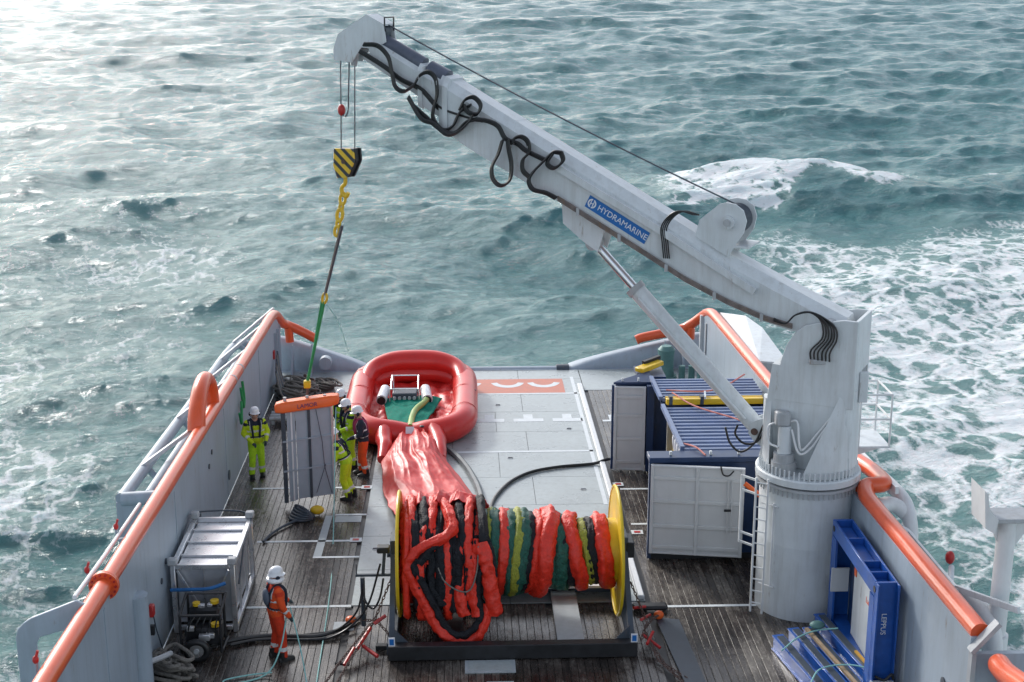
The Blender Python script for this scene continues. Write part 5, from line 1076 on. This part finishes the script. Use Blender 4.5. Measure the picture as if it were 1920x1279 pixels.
# ------------------------------------------------------------ containers on the starboard side
def corr_roof(x0, x1, y0, y1, z, par, n):
    mm = M(); st = []
    for i in range(n):
        a = y0 + (y1 - y0) * i / n; w = (y1 - y0) / n
        st += [(a, z), (a + w * .12, z + .045), (a + w * .50, z + .045), (a + w * .62, z)]
    st.append((y1, z))
    mm.loft([[(x0, y, zz) for y, zz in st] + [(x0, y1, z - .05), (x0, y0, z - .05)], [(x1, y, zz) for y, zz in st] + [(x1, y1, z - .05), (x1, y0, z - .05)]])
    return mm.build("corrugated_roof", ROOFB, par, ang=20)
def door(par, P0, P1, z0, z1, cols, rows_, nm="door"):
    "P0->P1 horizontal edge; returns the leaf with framed panels"
    P0 = Vector((*P0, 0)); P1 = Vector((*P1, 0)); d = (P1 - P0); L_ = d.length; d.normalize(); nrm = Vector((d.y, -d.x, 0))
    def pt(a, z, o=0): return P0 + d * a + nrm * o + Vector((0, 0, z))
    leaf = M().prism([pt(0, z0), pt(L_, z0), pt(L_, z1), pt(0, z1)], nrm * -.05).build(nm, DOORG, par, smooth=False)
    fw = .07
    for k in range(cols + 1):
        a = k * (L_ - fw) / cols
        M().prism([pt(a, z0, .003), pt(a + fw, z0, .003), pt(a + fw, z1, .003), pt(a, z1, .003)], nrm * .035).build("stile", DOORG, leaf, smooth=False, bevel=.006)
    hs = [0] + rows_ + [1]
    for k in range(cols):
        a = k * (L_ - fw) / cols + fw; b = (k + 1) * (L_ - fw) / cols
        for f in hs:
            z = z0 + (z1 - z0) * f; zz0, zz1 = max(z - .04, z0), min(z + .04, z1)
            M().prism([pt(a, zz0, .003), pt(b, zz0, .003), pt(b, zz1, .003), pt(a, zz1, .003)], nrm * .030).build("rail", DOORG, leaf, smooth=False, bevel=.006)
    return leaf, pt
cf_ = thing("front_container", "dark blue steel container nearest the crane with wide light grey door on its front", "container", (5.3, 29.0, 0))
M().box((4.72, 27.9, 2.22), (7.2, 30.95, 2.27)).build("roof_frame", NAVY, cf_)
M().box((7.12, 27.55, .16), (7.2, 30.95, 2.22)).build("side_wall", NAVY, cf_); M().box((4.8, 30.85, .16), (7.11, 30.95, 2.22)).build("back_wall", DOORG, cf_)
M().box((4.0, 27.46, .12), (7.18, 27.56, 2.2)).build("front_wall", NAVY, cf_)
M().box((3.90, 27.40, 2.20), (6.55, 27.85, 2.32)).build("front_header", NAVY, cf_, bevel=.015)
M().box((3.90, 27.38, .05), (3.98, 27.50, 2.2)).build("corner_post", NAVY, cf_)
M().box((6.3, 27.38, .02), (6.42, 27.46, 2.2)).build("corner_post", NAVY, cf_)
M().box((4.7, 27.6, .08), (7.1, 30.9, .16)).build("floor", NAVY, cf_)
M().box((3.95, 27.44, .0), (6.4, 27.56, .12)).build("bottom_sill", BLACK, cf_)
corr_roof(4.72, 7.22, 27.9, 30.95, 2.28, cf_, 13)
M().beam((4.68, 27.95, 2.33), (4.68, 30.95, 2.33), .09, .1).build("roof_edge", ROOFB, cf_)
lf, pt = door(cf_, (3.93, 27.34), (5.86, 27.02), .20, 2.20, 2, [.08, .32, .60, .86])
for a in (1.62, 1.70): M().tube([pt(a, .75, .06), pt(a, 1.95, .06)], .012, 8).build("lock_bar", DOORG, lf)
M().box(tuple(pt(1.62, 1.28, .09) - Vector((.07, .02, .02))), tuple(pt(1.62, 1.28, .09) + Vector((.07, .02, .02)))).build("handle", BLACK, lf)
M().tube(smooth_path([pt(1.45, 2.24, .05), pt(1.5, 2.08, .09), pt(1.62, 2.06, .09), pt(1.72, 2.16, .07)], 5), .018, 6).build("cable", RUBBER, lf)
for x in (4.35, 5.2, 5.8): M().box((x, 27.55, 2.325), (x + .05, 27.62, 2.40)).build("lug", CRANE, cf_)
cr_ = thing("rear_container", "dark blue container with open grey door towards the stern behind the front container", "container", (5.5, 32.3, 0))
M().box((4.72, 31.45, 2.22), (7.2, 33.2, 2.27)).build("roof_frame", NAVY, cr_)
M().box((7.12, 31.4, .16), (7.2, 33.2, 2.22)).build("side_wall", NAVY, cr_); M().box((3.80, 33.0, .1), (7.11, 33.14, 2.25)).build("back_wall", NAVY, cr_)
M().prism([(3.74, 32.95, 2.26), (4.72, 32.95, 2.26), (4.72, 33.6, 2.36), (3.9, 33.1, 2.28)], (0, 0, .05)).build("top_flap", NAVY, cr_, smooth=False)
M().box((4.56, 32.75, .02), (4.74, 32.93, 2.26)).build("corner_post", NAVY, cr_); M().box((4.7, 31.4, .08), (7.1, 33.0, .16)).build("floor", NAVY, cr_)
corr_roof(4.75, 7.25, 31.45, 33.2, 2.30, cr_, 8)
M().beam((4.71, 31.45, 2.35), (4.71, 33.2, 2.35), .09, .1).build("roof_edge", ROOFB, cr_)
door(cr_, (3.76, 32.90), (4.54, 32.82), .03, 2.22, 1, [.10, .38, .66, .88])
M().box((3.70, 32.93, .03), (3.76, 32.99, 2.24)).build("door_edge", NAVY, cr_)
for x in (3.95, 4.35): M().box((x, 33.0, 2.32), (x + .04, 33.05, 2.40)).build("lug", CRANE, cr_)
ip = M().box((4.78, 30.78, .2), (6.2, 30.84, 2.15)); ipo = ip.build("inner_lining", mat("beige_lining", (.36, .36, .33), .6), cf_, smooth=False)
ye = thing("yellow_equipment", "yellow machine with white hoses inside the open front container", "machine", (5.1, 30.0, .17))
M().box((4.86, 29.5, .2), (5.6, 30.4, 1.55)).build("body", YEL, ye, bevel=.04); M().box((4.84, 28.3, .2), (5.3, 29.3, 1.75)).build("body", YEL, ye, bevel=.04)
for k in range(4): M().tube(smooth_path([(4.80, 28.4 + .3 * k, 1.5), (4.72, 28.5 + .3 * k, 2.0), (4.80, 28.7 + .3 * k, 2.1), (4.88, 28.8 + .3 * k, 1.7)], 5), .035, 8).build("white_hose", PRINTW, ye)
yb = thing("spreader_beam", "long yellow spreader beam lying across the roofs between the two containers", "beam", (6, 31.2, 2.3))
M().beam((4.80, 31.2, 2.36), (7.3, 31.2, 2.36), .16, .14).build("beam", YEL, yb, bevel=.01); M().beam((4.80, 31.36, 2.40), (7.3, 31.36, 2.40), .05, .05).build("top_rail", YEL, yb)
for x in (4.86, 5.6, 6.4, 7.1): M().box((x, 31.10, 2.30), (x + .08, 31.30, 2.50)).build("lug", DARK, yb)
M().beam((5.7, 31.05, 2.48), (5.75, 31.4, 2.52), .04, .06).build("grey_clevis", CRANE, yb)
for P, lb2 in (([(4.9, 31.9, 2.42), (5.7, 31.5, 2.5), (6.3, 31.9, 2.5), (7.0, 32.9, 2.5)], "pink lashing rope running up over the rear container roof"), ([(5.0, 31.6, 2.45), (5.4, 30.6, 2.42), (6.2, 29.6, 2.42), (6.4, 28.9, 2.45)], "pink lashing rope slanting down over the front container roof"), ([(4.7, 28.4, 2.3), (4.95, 27.9, 2.38), (5.1, 27.5, 2.34)], "short pink lashing rope at the front edge of the container roof")):
    tline("lashing_rope", P, .02, mat("pink_rope", (.55, .20, .17), .7), lb2)
yt = thing("yellow_tool_case", "yellow tool rack lying on top of the rear container near the stern", "tool rack", (4.75, 33.6, 2.3))
M().beam((4.45, 33.6, 2.42), (5.05, 34.1, 2.5), .3, .12).build("case", YEL, yt, bevel=.02); M().beam((4.6, 33.9, 2.53), (5.05, 34.2, 2.60), .1, .1).build("black_grip", BLACK, yt); M().box((4.4, 33.3, 2.25), (5.1, 34.3, 2.34)).build("base", NAVY, yt)
for x, y, l in ((6.25, 40.9, "sea green round capstan in the starboard stern corner"),):
    t = thing("capstan", l, "capstan", (x, y, 0.004)); M().cyl((x, y, 0.0), (x, y, .12), .34, n=24).build("base", GREENC, t)
    M().tube([(x, y, .12), (x, y, .3), (x, y, .7), (x, y, .95)], lambda f: .22 + .05 * abs(f - .5) * 2, 20).build("drum", GREENC, t); M().cyl((x, y, .95), (x, y, 1.06), .25, .16, n=20).build("cap", GREENC, t)
t = thing("bollard", "sea green deck bollard with bent pipes beside the capstan", "bollard", (6.85, 40.6, 0.004))
for x in (6.7, 7.0): M().cyl((x, 40.6, 0), (x, 40.6, .5), .1, n=16).build("post", GREENC, t)
M().tube(smooth_path([(6.3, 40.2, .1), (6.6, 40.1, .12), (7.1, 40.2, .15), (7.2, 40.5, .4)], 5), .05, 8).build("pipe", GREENC, t)

# ------------------------------------------------------------ blue frame by the starboard bulwark
bf = thing("steel_cradle", "tall royal blue steel frame with white panel standing against the starboard bulwark", "frame", (7.1, 22.7, 0))
Xa, Xb = 6.92, 7.30
Yn, Yf, Zt = 21.25, 24.05, 2.28
def chan(a, b, nm, w=.30, d=.36):
    pass
M().box((Xa, Yn, .05), (Xb, Yn + .06, Zt)).build("near_post_web", BLUE, bf, bevel=.008)
for x in (Xa, Xb - .03): M().box((x, Yn - .13, .05), (x + .03, Yn - .002, Zt)).build("near_post_flange", BLUE, bf, bevel=.006)
M().box((Xa, Yn + .07, .05), (Xa + .04, Yn + .32, Zt - .3)).build("near_post_side", BLUE, bf)
M().box((Xa, Yf - .06, .05), (Xb, Yf, Zt)).build("far_post_web", BLUE, bf, bevel=.008)
M().box((Xa, Yf - .30, .05), (Xa + .04, Yf - .065, Zt - .3)).build("far_post_side", BLUE, bf)
M().box((Xa, Yn + .07, Zt - .28), (Xa + .04, Yf - .07, Zt)).build("top_beam_side", BLUE, bf, bevel=.006)
M().box((Xb - .04, Yn + .07, Zt - .28), (Xb, Yf - .07, Zt)).build("top_beam_side", BLUE, bf, bevel=.006)
M().box((Xa + .05, Yn + .07, Zt - .17), (Xb - .05, Yf - .07, Zt - .14)).build("top_beam_web", BLUE, bf)
for y in (Yn + .45, Yn + .9, Yf - .9): M().box((Xa + .045, y, Zt - .139), (Xb - .045, y + .03, Zt - .01)).build("stiffener", BLUE, bf)
M().box((Xa + .05, Yn + .07, .05), (Xb, Yf - .07, .35)).build("bottom_beam", BLUE, bf)
M().box((Xb - .16, Yn + .33, .36), (Xb - .10, Yf - .85, Zt - .3)).build("white_panel", CRANE, bf, smooth=False)
M().box((Xb - .07, Yf - .84, .36), (Xb - .03, Yf - .31, Zt - .3)).build("blue_panel", NAVY, bf, smooth=False)
M().box((Xb - .175, Yf - 1.0, 1.55), (Xb - .163, Yf - .88, 1.85)).build("orange_mark", FLOATO, bf, smooth=False)
M().box((Xa - .05, Yf - .32, .95), (Xb - .1, Yf - .28, 1.42)).build("grey_bracket_plate", DOORG, bf, smooth=False)
M().box((Xa - .02, Yn - .15, .02), (Xb, Yn - .11, .52)).build("grey_bracket_plate", DOORG, bf, smooth=False)
for y in (Yn + .06, Yf - .12): M().cyl((Xa - .01, y, Zt - .14), (Xa + .002, y, Zt - .14), .06, n=12).build("bolt_hole", BLACK, bf)
M().tube(smooth_path([(Xa + .05, Yn - .16, .62), (Xa + .2, Yn - .18, .56), (Xb - .05, Yn - .17, .66), (Xb - .02, Yn - .16, .56)], 5), .025, 8).build("shackle", BLACK, bf)
text_mesh("lettering", "LEPPUS", .125, PRINTW, bf, ((Xa + Xb) / 2 - .02, Yn - .008, 1.52), (0, 0, -1), (1, 0, 0), .003)
text_mesh("lettering", "Lamor", .16, FLOATO, bf, (Xb - .166, Yn + .95, 1.42), (0, -1, 0), (0, 0, 1), .002)
# stack of blue beams
for k, (xa, ya, xb, yb2, zz, m, lab) in enumerate(((5.80, 23.30, 6.35, 20.3, .16, BLUE, "leftmost blue steel beam of the strapped stack at lower right"), (6.12, 23.45, 6.68, 20.2, .22, BLUE, "second blue steel beam from the left in the strapped stack"),
        (6.42, 23.55, 7.0, 20.1, .18, BLUE, "third blue steel beam, beside the brown batten, in the strapped stack"), (6.72, 23.9, 7.28, 20.3, .28, BLUE, "rightmost blue steel beam of the strapped stack beside the blue frame"))):
    t = thing("steel_beam", lab, "beam", ((xa + xb) / 2, (ya + yb2) / 2, 0.0), "blue beams strapped in a stack")
    M().beam((xa, ya, zz), (xb, yb2, zz), .15, .24).build("web", m, t); M().beam((xa, ya, zz + .13), (xb, yb2, zz + .13), .22, .025).build("top_flange", m, t, bevel=.004); M().beam((xa, ya, zz - .13), (xb, yb2, zz - .13), .22, .025).build("bottom_flange", m, t)
    M().beam((xa + .03, ya - .1, zz + .155), (xb - .03, yb2 + .1, zz + .155), .13, .02).build("dark_pad", DARK, t)
    for j in range(0): 
        f = j / 4.2 + .03; c = Vector((xa, ya, zz)).lerp(Vector((xb, yb2, zz)), f); M().box(tuple(c + Vector((-.09, -.012, -.115))), tuple(c + Vector((.09, .012, .115)))).build("stiffener", m, t)
tag(M().beam((6.36, 23.4, .36), (6.90, 20.3, .36), .07, .05).build("timber_batten", mat("brown_batten", (.30, .22, .14), .7, var=.3, scale=8)), "thin brown timber batten lying between the blue beams", "batten")
tag(M().beam((6.98, 22.3, .46), (7.22, 20.6, .46), .05, .04).build("orange_batten", mat("orange_batten_paint", (.55, .30, .04), .5)), "narrow orange batten lying beside the rightmost blue beam", "batten")
for P, l2 in (([(5.72, 22.6, .34), (6.1, 22.95, .42), (6.5, 23.2, .42), (6.9, 23.2, .46)], "pale blue strap over the far ends of the blue beams"), ([(5.9, 21.3, .34), (6.2, 21.75, .42), (6.7, 21.85, .44), (7.1, 21.6, .48)], "pale blue strap over the near part of the blue beams")):
    tline("pale_strap", P, .014, TEALR, l2, "strap")
tag(M().ball((6.55, 23.35, .46), .12, sc=(1.2, 1, .6)).build("teal_cap", GREENC), "teal rounded cap lying on the blue beams", "cap")
for x, y, l2 in ((-5.35, 37.9, "upright dark bottle shaped fitting near the port ropes"),): pass

# ------------------------------------------------------------ people
import bmesh
def remesh(parts, mats, voxel=.02):
    """parts: capsules (a, b, ra, rb, tag); union by voxel remesh into one continuous skin, faces take the tag of the nearest capsule"""
    mm = M()
    for a, b, ra, rb, tg in parts:
        a = Vector(a); b = Vector(b); d = b - a; L_ = d.length; d = d.normalized() if L_ > 1e-6 else Vector((0, 0, 1))
        P = []; rs = []
        for k in range(5): t_ = math.pi / 2 * (1 - k / 4) ; P.append(a - d * ra * math.sin(t_) * 1.0); rs.append(max(ra * math.cos(t_), .003))
        for k in range(5): t_ = math.pi / 2 * (k / 4); P.append(b + d * rb * math.sin(t_)); rs.append(max(rb * math.cos(t_), .003))
        n_ = len(P); mm.tube(P, lambda f: rs[min(int(round(f * (n_ - 1))), n_ - 1)], 14)
    me = bpy.data.meshes.new("tmp"); me.from_pydata(mm.v, [], mm.f); o = bpy.data.objects.new("tmp", me); COL.objects.link(o)
    b_ = bmesh.new(); b_.from_mesh(me); bmesh.ops.recalc_face_normals(b_, faces=b_.faces); b_.to_mesh(me); b_.free()
    md = o.modifiers.new("r", 'REMESH'); md.mode = 'VOXEL'; md.voxel_size = voxel
    ms = o.modifiers.new("s", 'SMOOTH'); ms.iterations = 3; ms.factor = .5
    dg = bpy.context.evaluated_depsgraph_get(); dg.update(); res = bpy.data.meshes.new_from_object(o.evaluated_get(dg)); bpy.data.objects.remove(o)
    nf = len(res.polygons); C_ = np.empty(nf * 3); res.polygons.foreach_get("center", C_); C_ = C_.reshape(-1, 3)
    best = np.full(nf, 1e9); idx = np.zeros(nf, int); tt = np.zeros(nf)
    for i, (a, b, ra, rb, tg) in enumerate(parts):
        a = np.array(a, float); b = np.array(b, float); d = b - a; L2 = max(d @ d, 1e-9); t_ = np.clip(((C_ - a) @ d) / L2, 0, 1)
        ds = np.linalg.norm(C_ - (a + t_[:, None] * d), axis=1) - (ra + (rb - ra) * t_); mk = ds < best; best[mk] = ds[mk]; idx[mk] = i; tt[mk] = t_[mk]
    names = list(mats.keys()); mi = np.zeros(nf, np.int32)
    for i, p in enumerate(parts):
        sel = idx == i; tg = p[4]
        if callable(tg):
            mi[sel] = [names.index(tg(t_, c)) for t_, c in zip(tt[sel], C_[sel])]
        else: mi[sel] = names.index(tg)
    res.materials.clear()
    for k in names: res.materials.append(mats[k])
    res.polygons.foreach_set("material_index", mi); res.shade_smooth(); return res
def person(loc, rotz, label, up, low, accent, lean=0.0, arms=None, legs=None, helmet=HELM, vest=None, pack=None, head_pitch=0.0, hood=False, navy_sleeve=False, scale=1.0):
    t = thing("person", label, "person", loc, local=True); t.rotation_euler = (0, 0, rotz)
    if scale != 1: t.scale = (scale,) * 3
    pz = .93; hip = Vector((0, 0, pz))
    Rl = Matrix.Rotation(-lean, 3, 'X')
    def tp(x, y, z): return tuple(hip + Rl @ Vector((x, y, z - pz)))
    mats = {"up": up, "low": low, "acc": accent, "ref": REFL, "skin": SKIN}
    def band(base, lo, hi, alt="ref"): return lambda f, c: alt if lo < f < hi else base
    def torso(f, c):
        v = Rl.transposed() @ (Vector(c) - hip); z = v.z + pz
        if 1.04 < z < 1.08 or 1.20 < z < 1.24: return "ref"
        if abs(v.x) > .10 and .0 < abs(v.x) < .145 and v.z > .33 and z < 1.47: return "ref"
        if z > 1.36: return "acc"
        return "up"
    lg = legs or ((-.11, .04, .50, -.13, -.02, .10), (.11, .06, .50, .14, .06, .10))
    parts = []
    for sgn, q in zip((-1, 1), lg):
        h_ = (sgn * .095, 0, .90); k_ = q[:3]; a_ = q[3:]
        parts += [(h_, k_, .115, .088, "low"), (k_, a_, .088, .078, band("low", .55, .72))]
    parts += [(tp(-.07, 0, .95), tp(-.10, .01, 1.33), .135, .135, torso), (tp(.07, 0, .95), tp(.10, .01, 1.33), .135, .135, torso), (tp(0, .02, 1.0), tp(0, .03, 1.34), .14, .13, torso),
              (tp(-.15, 0, 1.42), tp(.15, 0, 1.42), .085, .085, torso), (tp(0, 0, 1.42), tp(0, .02, 1.56), .07, .062, "acc" if hood else "skin"),
              (tp(0, .02, 1.60), tp(0, .03, 1.68), .088, .10, "skin"), (tp(0, .08, 1.585), tp(0, .09, 1.60), .045, .045, "skin"), (tp(0, .125, 1.635), tp(0, .115, 1.66), .017, .013, "skin"),
              (tp(-.10, .02, 1.63), tp(-.10, .02, 1.66), .02, .02, "skin"), (tp(.10, .02, 1.63), tp(.10, .02, 1.66), .02, .02, "skin")]
    ar = arms or (((-.29, .04, 1.16), (-.25, .26, 1.02)), ((.29, .04, 1.16), (.25, .26, 1.02)))
    hands = []
    for sgn, (el, wr) in zip((-1, 1), ar):
        s_ = tp(sgn * .20, 0, 1.41); e_ = tp(*el); w_ = tp(*wr)
        base = "acc" if navy_sleeve else "up"
        parts += [(s_, e_, .080, .066, band("up", .0, .28, "acc")), (e_, w_, .066, .052, band(base, .35, .55))]
        hands.append((sgn, Vector(w_), (Vector(w_) - Vector(e_)).normalized()))
    me = remesh(parts, mats); b = bpy.data.objects.new("body", me); COL.objects.link(b); b.parent = t; b["_local"] = True
    # helmet with brim
    hm = M(); hc = Vector(tp(0, .03, 1.69)); up_v = Rl @ Matrix.Rotation(-head_pitch, 3, 'X') @ Vector((0, 0, 1)); fx = Rl @ Vector((0, 1, 0)); sx = Vector((1, 0, 0))
    secs = []
    for rr, zz, sh in ((.140, -.02, .03), (.124, .0, .0), (.122, .05, 0), (.108, .09, 0), (.08, .12, 0), (.04, .138, 0), (.005, .142, 0)):
        secs.append([hc + sx * rr * .92 * math.cos(a) + fx * (rr * 1.1 * math.sin(a) + (sh if math.sin(a) > 0 else 0)) + up_v * zz for a in np.linspace(0, 2 * math.pi, 21)[:-1]])
    ho = hm.loft(secs, caps=False).build("helmet", helmet, t, ang=60)
    M().tube([hc + sx * .128 + up_v * -.02, hc + sx * .1 + fx * .03 + up_v * -.12, hc + fx * .08 + up_v * -.15, hc - sx * .1 + fx * .03 + up_v * -.12, hc - sx * .128 + up_v * -.02], .009, 6).build("chin_strap", NAVYC, ho)
    for sgn in (-1, 1): M().ball(hc + sx * .038 * sgn + fx * .098 + up_v * -.055, .014, 8, 6).build("eye", BLACK, t)
    for sgn in (-1, 1): M().ball(hc + sx * .125 * sgn + up_v * -.05, .045, 10, 6, sc=(.5, 1, 1.1)).build("ear_muff", NAVYC, ho)
    if hood: M().tube([hc + up_v * -.10 + Vector((.12 * math.cos(a), .12 * math.sin(a), 0)) for a in np.linspace(0, 2 * math.pi, 17)[:-1]], .05, 8, closed=True).build("hood", HELM, t)
    for sgn, q in zip((-1, 1), lg):
        an = Vector(q[3:]); bm2 = M(); bm2.tube([an + Vector((0, -.02, .10)), an + Vector((0, -.01, .0)), an + Vector((0, 0, -.05))], .075, 12)
        bm2.loft([[an + Vector((x * w, y, z * h_ - .10)) for x, z in ((-1, 0), (1, 0), (1, .7), (.6, 1), (-.6, 1), (-1, .7))] for y, w, h_ in ((-.09, .045, .08), (.0, .052, .13), (.09, .055, .09), (.17, .05, .07), (.21, .035, .05))])
        bm2.build("boot", BOOT, t, ang=50)
    for sgn, w, d in hands:
        g = M(); x = d.cross(Vector((0, 0, 1))).normalized(); z = x.cross(d)
        g.tube([w - d * .03, w + d * .02, w + d * .09], .035, 10, ell=1.0)
        for k, ln in enumerate((.055, .065, .062, .05)):
            o_ = x * (.026 - .0175 * k); bx = w + d * .085 + o_; g.tube([bx, bx + d * ln * .6, bx + d * ln * .9 - z * ln * .5], .0095, 6)
        tb_ = w + d * .03 - x * sgn * .03; g.tube([tb_, tb_ + d * .035 - x * sgn * .03, tb_ + d * .07 - x * sgn * .03 - z * .02], .011, 6)
        g.build("glove", GLOVE, t)
    if vest is not None:
        for sgn in (-1, 1):
            M().tube(smooth_path([tp(sgn * .07, -.13, 1.2), tp(sgn * .1, -.09, 1.42), tp(sgn * .1, .03, 1.50), tp(sgn * .11, .14, 1.40), tp(sgn * .09, .175, 1.22), tp(sgn * .08, .16, 1.06)], 4), .036, 8, ell=.7).build("life_vest_collar", vest, t)
        M().tube([tp(.24 * math.cos(a), .165 * math.sin(a) + .01, 1.08) for a in np.linspace(0, 2 * math.pi, 21)[:-1]], .017, 6, closed=True).build("belt", NAVYC, t)
        M().tube([tp(-.09, -.14, 1.38), tp(.07, -.15, 1.1)], .016, 6).build("back_strap", vest, t); M().tube([tp(.09, -.14, 1.38), tp(-.07, -.15, 1.1)], .016, 6).build("back_strap", vest, t)
    if pack is not None: M().ball(tp(.0, -.17, 1.28), .13, sc=(.9, .45, 1.25)).build("back_patch", pack, t)
    return t
person((-3.46, 23.28, 0.0), R(-62), "man in orange work suit and white helmet standing alone near the camera", ORANGEC, ORANGET, ORANGET, arms=(((-.28, .05, 1.17), (-.20, .30, 1.02)), ((.27, .03, 1.14), (.24, .16, .92))), vest=NAVYC, pack=mat("slate_patch", (.10, .12, .16), .7), hood=True, head_pitch=.1)
person((-5.17, 32.85, 0.0), R(197), "man in yellow and navy suit standing alone against the port bulwark", HIVISY, HIVIS, NAVYC, arms=(((-.30, .02, 1.15), (-.22, .22, .98)), ((.30, .02, 1.15), (.12, .24, .96))), vest=NAVYC, head_pitch=.15)
person((-2.80, 31.25, 0.0), R(78), "man in yellow suit bending forward to hold the grey panel, nearest of the group", HIVIS, HIVISY, NAVYC, lean=R(22), arms=(((-.26, .14, 1.12), (-.16, .40, 1.05)), ((.27, .18, 1.12), (.14, .46, 1.08))), vest=NAVYC, legs=((-.11, .06, .50, -.12, -.06, .10), (.11, .04, .50, .15, -.10, .10)))
person((-3.14, 34.25, 0.0), R(150), "man in yellow suit farthest back in the group behind the orange float", HIVIS, HIVIS, NAVYC, arms=(((-.28, .08, 1.15), (-.2, .3, 1.1)), ((.28, .08, 1.15), (.2, .3, 1.1))), vest=NAVYC)
person((-2.88, 33.45, 0.0), R(120), "man in yellow suit in the middle of the group between raft and panel", HIVIS, HIVIS, NAVYC, lean=R(5), arms=(((-.28, .08, 1.15), (-.2, .32, 1.1)), ((.28, .02, 1.12), (.24, .16, .9))), vest=NAVYC)
person((-2.50, 32.85, 0.0), R(100), "man in black jacket with pink straps and orange trousers beside the red raft", NAVYC, ORANGEC, NAVYC, lean=R(8), arms=(((-.28, .08, 1.15), (-.18, .3, 1.08)), ((.28, .0, 1.12), (.26, .1, .88))), vest=PINK)

for o in bpy.data.objects:
    if "_local" in o: del o["_local"]
